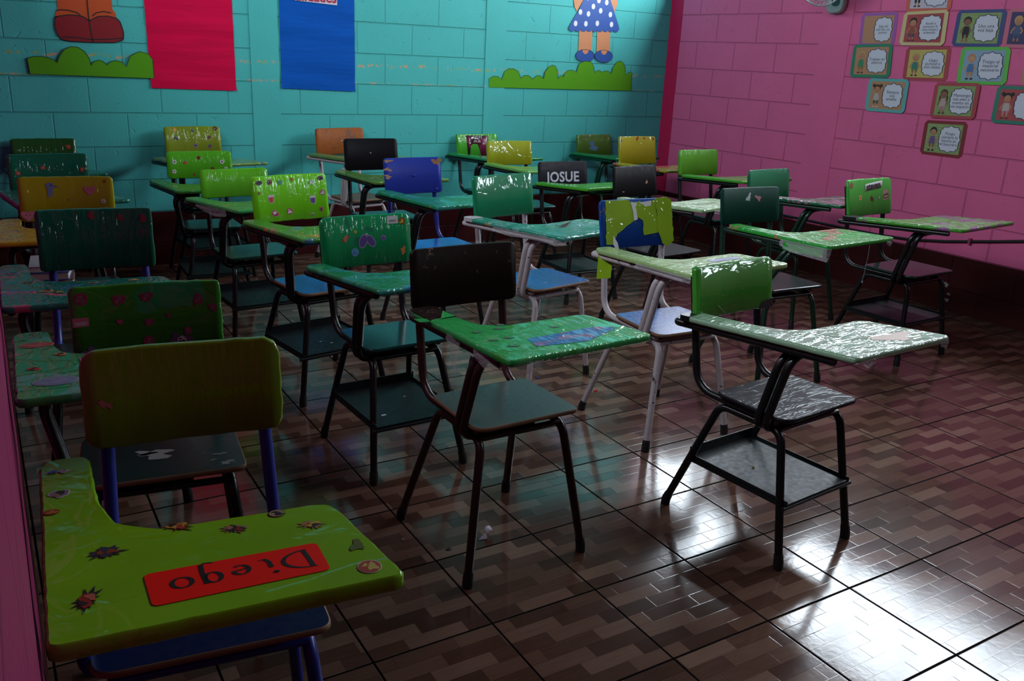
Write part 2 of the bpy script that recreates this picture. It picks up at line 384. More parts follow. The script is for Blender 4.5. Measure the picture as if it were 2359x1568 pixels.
# ------------------------------------------------------------------ paper decorations on the teal wall
def bw(u, v, h): return (u, -h, v)            # u = along the wall, v = height, h = out into the room
def bwz(off): return lambda u, v, h: (u, -h-off, v)
def paper(name, poly, mat, off=.0, th=.0016, parent=None, bow=0):
    mb = MB(); flat(mb, poly, bwz(off), .0004, th); return mb.build(name, mat, parent)
def crepe(name, col, seed):
    n = NT(name); v = n.co(scale=(1.2, 1, 9), loc=(seed, 0, 0)); f = n.noise(v, 2.2, 3, .6)
    n.setp(Base_Color=n.mix(n.ramp(f, [(.35, 0.0), (.7, .4)]), col, tuple(x*.6 for x in col)), Roughness=.8, Normal=n.bump(f, .5, .008)); n.p.inputs['Specular IOR Level'].default_value = .15; return n.m
def banner(name, q4, mat, label, cat):
    """large sheet, a little wavy, rising above the frame to 1.95 m"""
    (x0, z0), (x1, z1) = q4[1], q4[2]; mb = MB(); N, M = 10, 26; vs = []
    top = 2.0
    for j in range(M+1):
        for i in range(N+1):
            u = i/N; t = j/M; x = x0+(x1-x0)*u + (q4[0][0]-x0)*t*(1-u)*2 ; zb = z0+(z1-z0)*u
            h = .004+.003*math.sin(t*31+u*2)*math.sin(t*9+1)**2+(.008 if j == 0 and i in (0, N) else 0)*.6
            vs.append((x, -h, zb+(top-zb)*t))
    fs = [(j*(N+1)+i, j*(N+1)+i+1, (j+1)*(N+1)+i+1, (j+1)*(N+1)+i) for j in range(M) for i in range(N)]
    mb.add(vs, fs, 0, False); o = mb.build(name, mat)
    sd = o.modifiers.new('thickness', 'SOLIDIFY'); sd.thickness = .0012; sd.offset = 1
    return tag(o, label, cat)
banner('wall_banner', [(.913, 1.589), (.915, 1.093), (1.42, 1.087), (1.42, 1.62)], crepe('magenta_foam', (.72, .001, .060), 0), 'large magenta paper banner hanging on the teal wall beside the left pillar', 'banner')
bl = banner('wall_banner', [(1.712, 1.643), (1.71, 1.108), (2.212, 1.098), (2.22, 1.67)], crepe('blue_foam', (.001, .10, .50), 5), 'large blue paper banner with a white lettered strip at its top', 'banner')
ls = MB(); flat(ls, [(1.815, 1.648), (2.093, 1.636), (2.096, 1.76), (1.80, 1.77)], bwz(.0), .0085, .0100); ls = ls.build('name_strip', plain('paper_white', (.62, .60, .66), .7), bl)
text_polys('lettering', 'alidades', .085, bwz(0), .0108, plain('letter_red', (.45, .01, .05), .6), ls, 1.955, 1.676, bold=.002)
leafg = plain('bush_green', (.10, .36, .012), .8, 0, 0, .15)
BUSH_L = [(0.272, 1.24), (0.277, 1.157), (0.935, 1.15), (0.934, 1.258), (0.911, 1.29), (0.864, 1.301), (0.812, 1.273), (0.784, 1.211), (0.765, 1.236), (0.728, 1.246), (0.696, 1.234), (0.681, 1.216), (0.66, 1.239), (0.636, 1.244), (0.611, 1.234), (0.595, 1.211), (0.589, 1.252), (0.568, 1.289), (0.535, 1.311), (0.499, 1.312), (0.462, 1.294), (0.432, 1.252), (0.42, 1.222), (0.393, 1.242), (0.348, 1.254), (0.302, 1.251)]
BUSH_R = [(3.247, 1.208), (3.25, 1.148), (4.565, 1.15), (4.558, 1.293), (4.529, 1.293), (4.497, 1.271), (4.485, 1.328), (4.458, 1.366), (4.428, 1.376), (4.396, 1.364), (4.366, 1.324), (4.354, 1.276), (4.318, 1.295), (4.285, 1.294), (4.263, 1.285), (4.229, 1.298), (4.202, 1.289), (4.19, 1.276), (4.177, 1.326), (4.147, 1.359), (4.087, 1.361), (4.04, 1.343), (4.018, 1.277), (3.974, 1.293), (3.933, 1.285), (3.906, 1.263), (3.904, 1.24), (3.872, 1.248), (3.85, 1.224), (3.843, 1.282), (3.82, 1.315), (3.792, 1.322), (3.758, 1.308), (3.73, 1.27), (3.721, 1.22), (3.686, 1.243), (3.655, 1.242), (3.626, 1.216), (3.584, 1.241), (3.544, 1.24), (3.519, 1.217), (3.493, 1.267), (3.457, 1.284), (3.413, 1.285), (3.375, 1.264), (3.354, 1.207), (3.319, 1.226), (3.28, 1.227)]
leaf2 = plain('bush_outline', (.012, .06, .008), .7)
for poly, off, lab in ((BUSH_L, .009, 'long green paper bush cut-out below the red boots, overlapping the magenta banner'), (BUSH_R, .005, 'long green paper bush cut-out beneath the polka-dot dress figure')):
    o = paper('paper_bush', poly, leafg, off); tag(o, lab, 'paper bush')
    mb = MB(); top = [p for p in poly if True][2:] + [poly[0]]; ribbon(mb, top, .004, bwz(off), .0021); mb.build('drawn_outline', leaf2, o)
# figure of orange trousers and dark red boots
fg = empty('paper_figure', (.6, 0, 1.42)); tag(fg, 'paper cut-out of orange trouser legs in dark red boots on the teal wall', 'paper figure')
def child_at(o, root): o.parent = root; o.matrix_parent_inverse = Matrix.Translation(root.location).inverted(); return o
ink = plain('ink_line', (.012, .008, .010), .7)
tro = child_at(paper('trousers', [(.452, 1.9), (.453, 1.507), (.439, 1.491), (.434, 1.455), (.608, 1.445), (.759, 1.46), (.752, 1.51), (.738, 1.525), (.738, 1.9)], plain('orange_card', (.55, .075, .008), .6), .0, .003), fg)
BOOTS = [(0.434, 1.467), (0.428, 1.418), (0.436, 1.376), (0.459, 1.349), (0.502, 1.341), (0.609, 1.341), (0.731, 1.345), (0.782, 1.361), (0.786, 1.406), (0.772, 1.462), (0.756, 1.48), (0.707, 1.489), (0.659, 1.484), (0.608, 1.455), (0.586, 1.476), (0.552, 1.483), (0.505, 1.483), (0.458, 1.474)]
sm = lambda p, k: [tuple(x) for x in p]
bo = child_at(paper('boots', round_poly(BOOTS, .02, 3), plain('boot_red', (.26, .008, .014), .5), .003, .002), fg)
mb = MB(); z = bwz(0)
ribbon(mb, round_poly(BOOTS, .02, 3)+[BOOTS[0]], .006, z, .0056); ribbon(mb, [(.608, 1.9), (.608, 1.46), (.612, 1.40), (.618, 1.343)], .006, z, .0056)
ribbon(mb, [(.462, 1.363), (.54, 1.362), (.612, 1.356), (.70, 1.361), (.782, 1.372)], .006, z, .0056)
ribbon(mb, [(.445, 1.502), (.47, 1.509), (.51, 1.508), (.55, 1.498), (.568, 1.484)], .005, z, .0056); ribbon(mb, [(.628, 1.484), (.65, 1.503), (.69, 1.513), (.73, 1.507)], .005, z, .0056)
child_at(mb.build('drawn_outline', ink, None), fg)
# figure in a polka-dot dress
gd = empty('paper_figure', (4.17, 0, 1.6)); tag(gd, 'paper cut-out figure in a blue polka-dot dress and blue shoes', 'paper figure')
skin = plain('card_skin', (.62, .25, .10), .6); dblue = plain('dress_blue', (.010, .085, .36), .45); white = plain('card_white', (.74, .74, .80), .6)
for nm, pl in (('arm', [(3.945, 1.95), (3.953, 1.794), (3.964, 1.747), (3.987, 1.716), (4.06, 1.83), (4.06, 1.95)]), ('arm', [(4.36, 1.95), (4.36, 1.822), (4.363, 1.789), (4.341, 1.735), (4.28, 1.83), (4.28, 1.95)]),
               ('leg', [(4.020, 1.60), (4.026, 1.41), (4.152, 1.41), (4.143, 1.60)]), ('leg', [(4.188, 1.60), (4.199, 1.41), (4.326, 1.41), (4.315, 1.60)])):
    child_at(paper(nm, pl, skin, .002), gd)
hem = [(3.924, 1.605), (3.921, 1.588)]
for i in range(9): hem += [(3.93+.0515*(i+.25), 1.572+.002*i), (3.93+.0515*(i+.75), 1.572+.002*i), (3.93+.0515*(i+1), 1.587+.002*i)]
hem += [(4.398, 1.612), (4.39, 1.635)]
dr = paper('dress', hem+[(4.335, 1.738), (4.27, 1.86), (4.27, 2.0), (4.06, 2.0), (4.06, 1.84), (4.002, 1.725)], dblue, .0045); child_at(dr, gd)
DOTS = [(4.183, 1.806), (4.135, 1.76), (4.258, 1.797), (4.019, 1.714), (4.206, 1.734), (4.094, 1.705), (4.301, 1.712), (3.981, 1.63), (4.076, 1.633), (4.183, 1.642), (4.319, 1.641), (4.08, 1.82), (4.12, 1.88), (4.22, 1.9)]
for u, v in DOTS:
    mb = MB(); flat(mb, ell(u, v, .0165, .020, 16), bwz(0), .006, .0068); d = mb.build('polka_dot', white, dr)
for cx, cz in ((4.09, 1.402), (4.268, 1.404)):
    sh = paper('shoe', ell(cx, cz, .087, .046, 24), dblue, .004); child_at(sh, gd)
    mb = MB(); flat(mb, [(cx-.028, cz+.044), (cx-.026, cz+.026), (cx-.01, cz+.012), (cx+.01, cz+.012), (cx+.026, cz+.026), (cx+.028, cz+.044)], bwz(0), .0056, .0064); mb.build('foot_opening', skin, sh)
    mb = MB(); ribbon(mb, ell(cx, cz, .087, .046, 24)+[(cx+.087, cz)], .003, bwz(0), .0064); mb.build('drawn_outline', ink, sh)

# ------------------------------------------------------------------ rule cards on the pink wall
cw = plain('card_paper', (.66, .66, .78), .7); cink = plain('card_ink', (.03, .03, .05), .7)
tones = dict(peach=(.50, .24, .13), red=(.42, .06, .07), green=(.24, .34, .12), blue=(.26, .38, .52), yellow=(.55, .44, .12), navy=(.05, .04, .14), pale=(.55, .50, .60), pinkp=(.5, .13, .2))
def printed(name, col, dots):
    if name in _C: return _C[name]
    n = NT(name); v = n.co(scale=(55, 55, 55)); vo = n.n('TexVoronoi'); n.l(v, vo.inputs['Vector']); vo.inputs['Randomness'].default_value = 0.0; vo.inputs['Scale'].default_value = 1.0
    n.setp(Base_Color=n.mix(n.ramp(vo.outputs['Distance'], [(.22, .75), (.3, 0.0)]), col, dots), Roughness=.6); _C[name] = n.m; return n.m
def right_fn(q4, off):
    (y0, z0), (y1, z1), (y2, z2), (y3, z3) = q4      # top left, top right, bottom right, bottom left as one faces the wall
    def f(u, v, h):
        y = (1-v)*((1-u)*y3+u*y2)+v*((1-u)*y0+u*y1); z = (1-v)*((1-u)*z3+u*z2)+v*((1-u)*z0+u*z1)
        return (-h-off, y, z)
    return f
def bracket_poly(x0, x1, y0, y1):
    w, hh = x1-x0, y1-y0; p = [(0, .12), (0, .30), (-.05, .36), (-.03, .5), (-.05, .64), (0, .70), (0, .88), (.08, .90), (.12, 1), (.34, 1), (.42, 1.03), (.5, 1.08), (.58, 1.03), (.66, 1), (.88, 1), (.92, .90), (1, .88), (1, .62), (1.06, .5), (1, .38), (1, .12), (.92, .10), (.88, 0), (.66, 0), (.58, -.03), (.5, -.08), (.42, -.03), (.34, 0), (.12, 0), (.08, .10)]
    return [(x0+w*a, y0+hh*b) for a, b in p]
def card(q4, border, panel, dots, lines, kid, label, off=.001, frame=(.09, .09), size=.125, group=None):
    fn = right_fn(q4, off); mb = MB(); c = .09
    flat(mb, [(0, c), (0, 1-c), (c*.7, 1), (1-c*.7, 1), (1, 1-c), (1, c), (1-c*.7, 0), (c*.7, 0)], fn, 0, .0012)
    root = right_wall(mb.build('rule_card', plain('border_'+border[0], border[1], .5))); tag(root, label, 'wall card', 'classroom rule cards on the pink wall')
    fx, fy = frame; mb = MB(); flat(mb, [(fx, fy), (fx, 1-fy), (1-fx, 1-fy), (1-fx, fy)], fn, .0014, .0020); mb.build('printed_panel', printed('print_'+panel, tones[panel], dots), root)
    bp = bracket_poly(.42, .87, .17, .83); mb = MB(); flat(mb, bp, fn, .0021, .0026); sp_ = mb.build('speech_panel', cw, root)
    mb = MB(); ribbon(mb, bp+[bp[0]], .018, fn, .0030); mb.build('panel_outline', cink, sp_)
    if lines:
        asp = 1.42
        g = lambda u, v, h: fn(u, v, h)
        text_polys('lettering', '\n'.join(lines), size, lambda x, y, h: fn(.645+x/asp, .5+y, h), .0031, cink, sp_, 0, 0, line=.82, width=.92 if max(map(len, lines)) > 12 else 1.05)
    # the child drawn on the left of the card
    if kid:
        sk, hair, top, low, shoe = kid[:5]; x = .25; ms = [plain('kid_%s' % i, cc, .6) for i, cc in zip(('%.2f%.2f%.2f' % s_ for s_ in kid[:5]), kid[:5])]
        mb = MB(); z1, z2, z3, z4 = .0022, .0026, .0030, .0034
        flat(mb, ell(x, .70, .085, .12, 18), fn, z1, z2, 1)                                   # hair
        flat(mb, ell(x, .66, .07, .095, 18), fn, z2, z3, 0)                                   # face
        if kid[5] == 'long':
            for s in (-1, 1): flat(mb, [(x+s*.06, .72), (x+s*.1, .60), (x+s*.095, .46), (x+s*.06, .50)], fn, z1, z2, 1)
        if kid[5] == 'bunches':
            for s in (-1, 1): flat(mb, ell(x+s*.09, .78, .04, .055, 10), fn, z1, z2, 1)
        for s in (-1, 1): ribbon(mb, [(x+s*.04, .645), (x+s*.028, .638), (x+s*.016, .645)], .008, fn, z3+.0002, 5)
        ribbon(mb, [(x-.02, .60), (x, .592), (x+.02, .60)], .008, fn, z3+.0002, 5)
        flat(mb, [(x-.06, .55), (x+.06, .55), (x+.075, .33), (x-.075, .33)], fn, z2, z3, 2)     # shirt
        for s in (-1, 1):
            ribbon(mb, [(x+s*.055, .53), (x+s*.10, .43), (x+s*(.07 if s > 0 else .11), .36)], .03, fn, z3+.0001, 0)
            flat(mb, [(x+s*.012, .34), (x+s*.065, .34), (x+s*.06, .24), (x+s*.015, .24)], fn, z2, z3, 3)
            flat(mb, [(x+s*.02, .25), (x+s*.052, .25), (x+s*.05, .16), (x+s*.022, .16)], fn, z1, z2, 0)
            flat(mb, ell(x+s*.045, .15, .035, .025, 10), fn, z2, z3, 4)
        mb.build('child_drawing', ms+[cink], root)
    return root
SK1, SK2 = (.50, .22, .12), (.28, .11, .06); BR, BK, BLD = (.07, .03, .02), (.012, .010, .014), (.50, .32, .12)
DEFK = lambda hair, top, low, st='short', sk=SK1, shoe=(.10, .03, .03): (sk, hair, top, low, shoe, st)
card([(-2.112, 1.948), (-2.405, 1.950), (-2.415, 1.742), (-2.118, 1.742)], ('coral', (.62, .12, .08)), 'pale', (.12, .10, .25), [], DEFK(BR, (.3, .05, .1), BK), 'coral-edged card with a dotted white panel, highest of the group, cut by the frame', .0045)
card([(-1.807, 1.737), (-2.072, 1.744), (-2.078, 1.538), (-1.819, 1.538)], ('purple', (.36, .10, .42)), 'peach', (.46, .22, .12), ['Salgo del', 'aula solo con', 'permiso'], None, 'purple-edged wall card reading Salgo del aula solo con permiso', .001, size=.11)
card([(-2.116, 1.741), (-2.408, 1.752), (-2.418, 1.549), (-2.116, 1.548)], ('cream', (.66, .52, .26)), 'red', (.62, .35, .36), ['Ayudo a', 'mantener la', 'clase limpia y', 'ordenado'], DEFK(BK, (.30, .08, .05), (.05, .07, .16)), 'cream-edged wall card reading Ayudo a mantener la clase limpia y ordenado', .008, size=.105)
card([(-2.461, 1.748), (-2.753, 1.75), (-2.759, 1.547), (-2.459, 1.547)], ('navy', (.045, .06, .22)), 'green', (.5, .5, .3), ['Uso una', 'voz baja'], DEFK(BK, BK, (.10, .012, .03), 'short', SK2, (.35, .15, .10)), 'navy-edged wall card reading Uso una voz baja', .002, size=.13)
card([(-2.757, 1.752), (-3.047, 1.751), (-3.057, 1.545), (-2.763, 1.545)], ('rose', (.60, .14, .22)), 'navy', (.45, .4, .5), [], DEFK(BLD, (.07, .10, .22), (.05, .08, .16)), 'rose-edged card with a dark dotted panel at the right end of the top row', .0045)
card([(-1.785, 1.546), (-2.074, 1.556), (-2.09, 1.352), (-1.793, 1.342)], ('green', (.03, .22, .12)), 'peach', (.46, .22, .12), ['Trabajo en', 'silencio'], DEFK(BLD, (.05, .25, .12), (.30, .15, .06)), 'dark green-edged wall card reading Trabajo en silencio', .0055, size=.12)
card([(-2.169, 1.539), (-2.465, 1.547), (-2.475, 1.348), (-2.177, 1.343)], ('brick', (.42, .05, .07)), 'yellow', (.5, .4, .1), ['Llego', 'puntual a', 'mis clases.'], DEFK(BLD, (.03, .20, .16), (.25, .16, .07)), 'brick red-edged yellow card reading Llego puntual a mis clases', .0015, size=.12)
card([(-2.531, 1.545), (-2.821, 1.55), (-2.835, 1.345), (-2.537, 1.336)], ('lime', (.12, .50, .07)), 'blue', (.26, .38, .52), ['Traigo el', 'material', 'necesario'], DEFK(SK1, (.06, .18, .42), SK1, 'short', (.55, .30, .18), BK), 'lime-edged blue wall card reading Traigo el material necesario', .006, size=.13)
card([(-2.898, 1.546), (-3.173, 1.549), (-3.192, 1.353), (-2.915, 1.349)], ('tan', (.50, .22, .14)), 'peach', (.46, .22, .12), [], None, 'tan-edged wall card just entering the picture at the far right', .001)
card([(-1.945, 1.345), (-2.234, 1.349), (-2.237, 1.143), (-1.95, 1.141)], ('cyan', (.12, .42, .42)), 'peach', (.46, .22, .12), ['Siempre', 'soy', 'amable.'], DEFK(BR, (.50, .42, .40), (.03, .10, .06), 'bunches', SK1, (.5, .45, .5)), 'cyan-edged wall card reading Siempre soy amable', .009, size=.125)
card([(-2.409, 1.339), (-2.692, 1.349), (-2.697, 1.143), (-2.411, 1.132)], ('brick', (.42, .05, .07)), 'green', (.5, .5, .3), ['Mantengo', 'mis pies y', 'manos en', 'mi espacio'], DEFK(BR, (.5, .35, .35), (.50, .20, .28), 'long', SK2), 'brick red-edged green card reading Mantengo mis pies y manos en mi espacio', .0105, size=.125)
card([(-2.793, 1.342), (-3.074, 1.346), (-3.088, 1.141), (-2.793, 1.136)], ('teal', (.02, .20, .14)), 'red', (.62, .35, .36), [], DEFK(BK, (.5, .42, .42), (.5, .2, .25), 'bunches'), 'teal-edged red dotted card with drawn children at the right edge', .0105)
card([(-2.383, 1.117), (-2.658, 1.128), (-2.662, 0.914), (-2.386, 0.914)], ('maroon', (.22, .016, .025)), 'green', (.5, .5, .3), ['Pongo', 'siempre la', 'basura en', 'el basurero'], DEFK(BK, (.13, .08, .24), (.25, .11, .06), 'short', SK1, BK), 'maroon-edged wall card reading Pongo siempre la basura, lowest of all', .001, size=.12)

# ------------------------------------------------------------------ cable and fan on the pink wall
blk = plain('cable_black', (.010, .010, .012), .35)
cpts = [(-.012, -1.2, .362), (-.012, -1.9, .366), (-.012, -2.2, .37), (-.013, -2.441, .384), (-.013, -2.67, .418), (-.013, -2.957, .474), (-.013, -3.25, .535), (-.013, -3.8, .66), (-.013, -4.6, .80)]
cb_ = right_wall(sweep(MB(), fillet(cpts, .3, 4), .0085, 8).build('wall_cable', blk)); tag(cb_, 'thick black cable running along the pink wall just above the dark base', 'cable')
cl = MB(); cl.box(-.024, 0, -2.83, -2.815, .43, .465); cl.build('clip', plain('clip_pink', (.3, .04, .12), .5), cb_)
fan = empty('wall_fan', (4.965, -1.62, 1.9)); tag(fan, 'grey round wall fan and its bracket high on the pink wall pillar', 'fan')
fgm = plain('fan_grey', (.36, .38, .38), .4, .1); fdk = plain('fan_dark', (.02, .05, .06), .3)
# bracket: rounded plate with a dark slot, neck, motor, tilted guard with blades
def fb(name, mb, m): return mb.build(name, m, fan)
mb = MB(); pl = round_poly([(-.072, -.165), (.072, -.165), (.072, .16), (-.072, .16)], [.065, .065, .03, .03], 8)
slab(mb, pl, lambda u, v, h: (-.05-h, u, v), .05, .008)
fb('bracket', mb, fgm)
mb = MB(); flat(mb, round_poly([(-.045, -.12), (.018, -.12), (.018, .02), (-.045, .02)], .025, 5), lambda u, v, h: (-.05-h, u, v), .0, .002); fb('bracket_slot', mb, fdk)

T = .35; nn = Vector((-math.cos(T), 0, -math.sin(T))); up = Vector((-math.sin(T), 0, math.cos(T))); sd_ = Vector((0, 1, 0)); gc = Vector((-.34, -.09, .073))
def gp(r, a, d): return gc+sd_*(r*math.cos(a))+up*(r*math.sin(a))+nn*d
mb = MB()
for r, d in ((.22, 0), (.205, .022), (.185, .032), (.165, .038), (.145, .043), (.125, .047), (.105, .050), (.085, .052), (.065, .054), (.22, -.004), (.20, -.03), (.17, -.045), (.13, -.055), (.09, -.06)):
    pts = [gp(r, 2*PI*k/40, d) for k in range(41)]; sweep(mb, pts, .0045 if r == .22 else .0014, 5, cap=False)
for k in range(48):
    a = 2*PI*k/48; sweep(mb, [gp(r, a, d) for r, d in ((.05, .055), (.12, .048), (.18, .034), (.215, .012), (.22, 0), (.20, -.03), (.15, -.05), (.07, -.06))], .0012, 4, cap=False)
fb('guard', mb, fgm)
mb = MB(); sweep(mb, [gp(0, 0, -.12), gp(0, 0, -.10), gp(0, 0, -.05), gp(0, 0, -.03)], [.03, .055, .055, .02], 16); fb('motor', mb, fgm)
mb = MB()
for k in range(3):
    a0 = 2*PI*k/3; vs = []
    for i in range(6):
        for j in range(5): r = .03+.16*i/5; a = a0+(j/4-.5)*(.55+.5*i/5); vs.append(gp(r, a, -.005-.02*(j/4-.5)))
    mb.add(vs, [(i*5+j, i*5+j+1, (i+1)*5+j+1, (i+1)*5+j) for i in range(5) for j in range(4)], 0, True)
bl_ = fb('blades', mb, plain('fan_blade', (.25, .30, .32), .3)); s_ = bl_.modifiers.new('t', 'SOLIDIFY'); s_.thickness = .002
mb = MB(); sweep(mb, [gp(0, 0, .045), gp(0, 0, .062)], .05, 18); fb('hub_cap', mb, plain('fan_white', (.5, .5, .5), .4))
mb = MB(); sweep(mb, fillet([(-.03, 0, .10), (-.10, 0, .14), (-.2, -.04, .16), tuple(gp(0, 0, -.11))], .05), .016, 10); fb('neck', mb, fgm)

# ------------------------------------------------------------------ the desk chairs
NAMES = 'x y th sh sw sd bw bh bz by bt dz ds dx dw dy pd al dr fx ff fr fk sc'.split()
DIM = {}
for ln in """
C1a 0.307 -0.285 0.029 0.427 0.33 0.265 0.337 0.167 0.717 0.227 0.159 0.659 0.032 -0.183 0.437 -0.323 0.245 0.525 0.079 0.177 -0.162 0.236 -0.03 1.001
C1b 0.269 -1.285 0.045 0.427 0.33 0.265 0.34 0.167 0.72 0.227 0.159 0.659 0.032 -0.183 0.437 -0.323 0.245 0.525 0.079 0.177 -0.162 0.236 -0.03 1.031
C1c 0.233 -2.126 -0.136 0.427 0.33 0.265 0.334 0.167 0.718 0.229 0.16 0.662 0.032 -0.195 0.437 -0.327 0.245 0.525 0.08 0.177 -0.162 0.236 -0.03 1.04
C1d 0.252 -3.028 -0.099 0.427 0.33 0.265 0.32 0.177 0.716 0.227 0.17 0.666 0.027 -0.219 0.44 -0.323 0.246 0.525 0.089 0.177 -0.162 0.236 -0.057 1.06
C1e 0.276 -3.799 -0.123 0.433 0.346 0.266 0.338 0.161 0.685 0.219 0.155 0.689 0.053 -0.237 0.436 -0.298 0.26 0.508 0.104 0.177 -0.162 0.236 -0.034 1.041
C1f 0.237 -4.477 -0.124 0.446 0.351 0.265 0.33 0.168 0.719 0.232 0.15 0.643 0.003 -0.195 0.431 -0.33 0.233 0.525 0.078 0.177 -0.162 0.236 -0.061 1.054
C2a 1.152 -0.335 0.115 0.427 0.33 0.265 0.32 0.169 0.73 0.227 0.159 0.66 0.032 -0.197 0.437 -0.319 0.245 0.531 0.108 0.177 -0.162 0.236 -0.03 1.072
C2b 1.017 -0.958 -0.029 0.441 0.293 0.262 0.349 0.146 0.73 0.226 0.15 0.665 0.028 -0.21 0.437 -0.318 0.245 0.534 0.135 0.177 -0.162 0.236 -0.03 0.991
C2c 1.076 -1.624 0.095 0.423 0.34 0.267 0.338 0.135 0.712 0.231 0.144 0.669 0.039 -0.19 0.437 -0.318 0.245 0.537 0.14 0.177 -0.162 0.236 -0.03 1.005
C2d 1.143 -2.428 0.169 0.43 0.31 0.275 0.324 0.179 0.72 0.244 0.161 0.664 0.035 -0.227 0.437 -0.296 0.245 0.511 0.015 0.181 -0.155 0.236 -0.03 1.058
C2e 1.147 -3.159 0.055 0.441 0.314 0.25 0.34 0.174 0.721 0.211 0.135 0.673 0.062 -0.194 0.437 -0.307 0.245 0.519 0.089 0.171 -0.196 0.226 -0.03 1.012
A 1.176 -3.866 0.035 0.432 0.321 0.263 0.335 0.165 0.73 0.223 0.104 0.668 0.026 -0.186 0.437 -0.301 0.241 0.498 0.009 0.184 -0.15 0.248 0.022 1.044
C3a 2.116 -0.323 0.217 0.42 0.291 0.259 0.351 0.161 0.741 0.21 0.117 0.679 0.019 -0.191 0.437 -0.312 0.245 0.536 0.095 0.177 -0.162 0.236 -0.03 1.052
C3b 2.011 -1.031 -0.014 0.423 0.33 0.265 0.321 0.175 0.731 0.227 0.15 0.655 0.015 -0.191 0.437 -0.322 0.245 0.53 0.084 0.177 -0.162 0.236 -0.03 1.055
C3c 1.934 -1.878 0.063 0.424 0.341 0.249 0.314 0.172 0.719 0.247 0.183 0.665 0.01 -0.183 0.437 -0.322 0.245 0.535 0.086 0.177 -0.162 0.236 -0.03 1.054
C3d 2.063 -2.672 0.184 0.42 0.317 0.272 0.332 0.175 0.726 0.259 0.163 0.664 0.015 -0.194 0.437 -0.313 0.245 0.541 0.095 0.17 -0.132 0.236 -0.03 1.062
C4a 3.15 -0.285 0.035 0.427 0.33 0.265 0.335 0.165 0.708 0.222 0.157 0.673 0.023 -0.199 0.437 -0.311 0.245 0.539 0.111 0.177 -0.162 0.236 -0.03 1.032
C4b 3.066 -0.879 -0.046 0.427 0.33 0.265 0.332 0.153 0.72 0.23 0.162 0.672 0.024 -0.178 0.437 -0.322 0.245 0.526 0.07 0.177 -0.162 0.236 -0.03 1.037
C4c 3.022 -1.599 -0.019 0.427 0.33 0.265 0.351 0.163 0.699 0.224 0.157 0.687 0.069 -0.183 0.428 -0.307 0.245 0.504 0.105 0.177 -0.162 0.236 0.027 0.997
C4d 3.102 -2.265 0.159 0.409 0.327 0.262 0.33 0.16 0.726 0.229 0.177 0.671 0.034 -0.159 0.437 -0.35 0.245 0.533 0.09 0.177 -0.162 0.236 -0.03 1.034
C4e 2.185 -3.4 -0.028 0.419 0.316 0.278 0.327 0.172 0.724 0.244 0.218 0.663 0.03 -0.185 0.45 -0.313 0.213 0.517 0.069 0.182 -0.153 0.255 0.021 1.063
B 1.983 -4.167 0.095 0.439 0.341 0.259 0.349 0.156 0.707 0.231 0.174 0.666 0.054 -0.183 0.409 -0.307 0.242 0.561 0.061 0.161 -0.168 0.275 -0.111 1.023
C5a 4.206 -0.285 0.008 0.427 0.33 0.265 0.333 0.165 0.71 0.224 0.158 0.671 0.025 -0.19 0.437 -0.315 0.245 0.533 0.093 0.177 -0.162 0.236 -0.03 1.019
C5b 4.088 -0.99 0.01 0.427 0.33 0.265 0.322 0.185 0.724 0.222 0.167 0.656 0.024 -0.196 0.437 -0.313 0.245 0.523 0.071 0.177 -0.162 0.236 -0.03 1.055
C5c 4.094 -1.655 0.037 0.427 0.33 0.265 0.333 0.156 0.721 0.231 0.143 0.674 0.054 -0.178 0.445 -0.321 0.245 0.498 0.07 0.177 -0.162 0.236 -0.018 1.051
C5d 3.928 -2.459 0.091 0.427 0.33 0.265 0.34 0.164 0.703 0.233 0.162 0.677 0.042 -0.168 0.437 -0.337 0.245 0.525 0.079 0.177 -0.162 0.236 -0.03 1.044
C5e 3.025 -3.138 -0.039 0.434 0.33 0.247 0.338 0.153 0.725 0.202 0.158 0.667 0.019 -0.135 0.439 -0.371 0.243 0.515 0.097 0.179 -0.153 0.267 0.018 1.058
C5f 3.965 -3.149 0.053 0.412 0.329 0.262 0.338 0.169 0.699 0.256 0.222 0.651 0.06 -0.199 0.444 -0.33 0.304 0.541 0.129 0.18 -0.141 0.236 -0.093 1.089
""".strip().splitlines():
    w_ = ln.split(); DIM[w_[0]] = dict(zip(NAMES, map(float, w_[1:])))
FR = dict(black=paint('frame_black', (.006, .007, .008), .28), white=paint('frame_white', (.50, .44, .46), .4, (.05, .03, .025), .63), brown=paint('frame_brown', (.030, .010, .009), .3),
          green=paint('frame_green', (.004, .028, .016), .3), blue=paint('frame_blue', (.012, .022, .22), .35), bottle=paint('frame_bottle', (.003, .045, .022), .3))
RUB = plain('rubber_black', (.006, .006, .006), .6)
SEAT = dict(
    teal=paint('seat_teal', (.010, .050, .048), .16), grey=paint('seat_grey', (.050, .060, .055), .30, (.30, .17, .10), .69), black=wrap('seat_black_film', (.010, .009, .013), wr=.55, rough=.6, cr=.10, stretch=(3, 14, 5), rot=.25, cw=.16),
    blue=paint('seat_blue', (.008, .13, .36), .25, (.10, .25, .30), .66), royal=paint('seat_royal', (.006, .11, .50), .16), worn=paint('seat_worn_blue', (.008, .085, .34), .25, (.45, .36, .30), .645),
    navy=paint('seat_navy', (.004, .010, .060), .3), darkblue=paint('seat_ink', (.012, .016, .018), .3, (.26, .25, .22), .68), brown=paint('seat_brown', (.13, .075, .045), .35), dgreen=paint('seat_dark_green', (.010, .035, .028), .14))
TRAYM = paint('tray_black', (.012, .017, .018), .42, spec=.3)
EDGE = plain('ply_edge', (.19, .10, .05), .7); STEEL = plain('screw_steel', (.6, .6, .6), .25, .9)
FILM = None
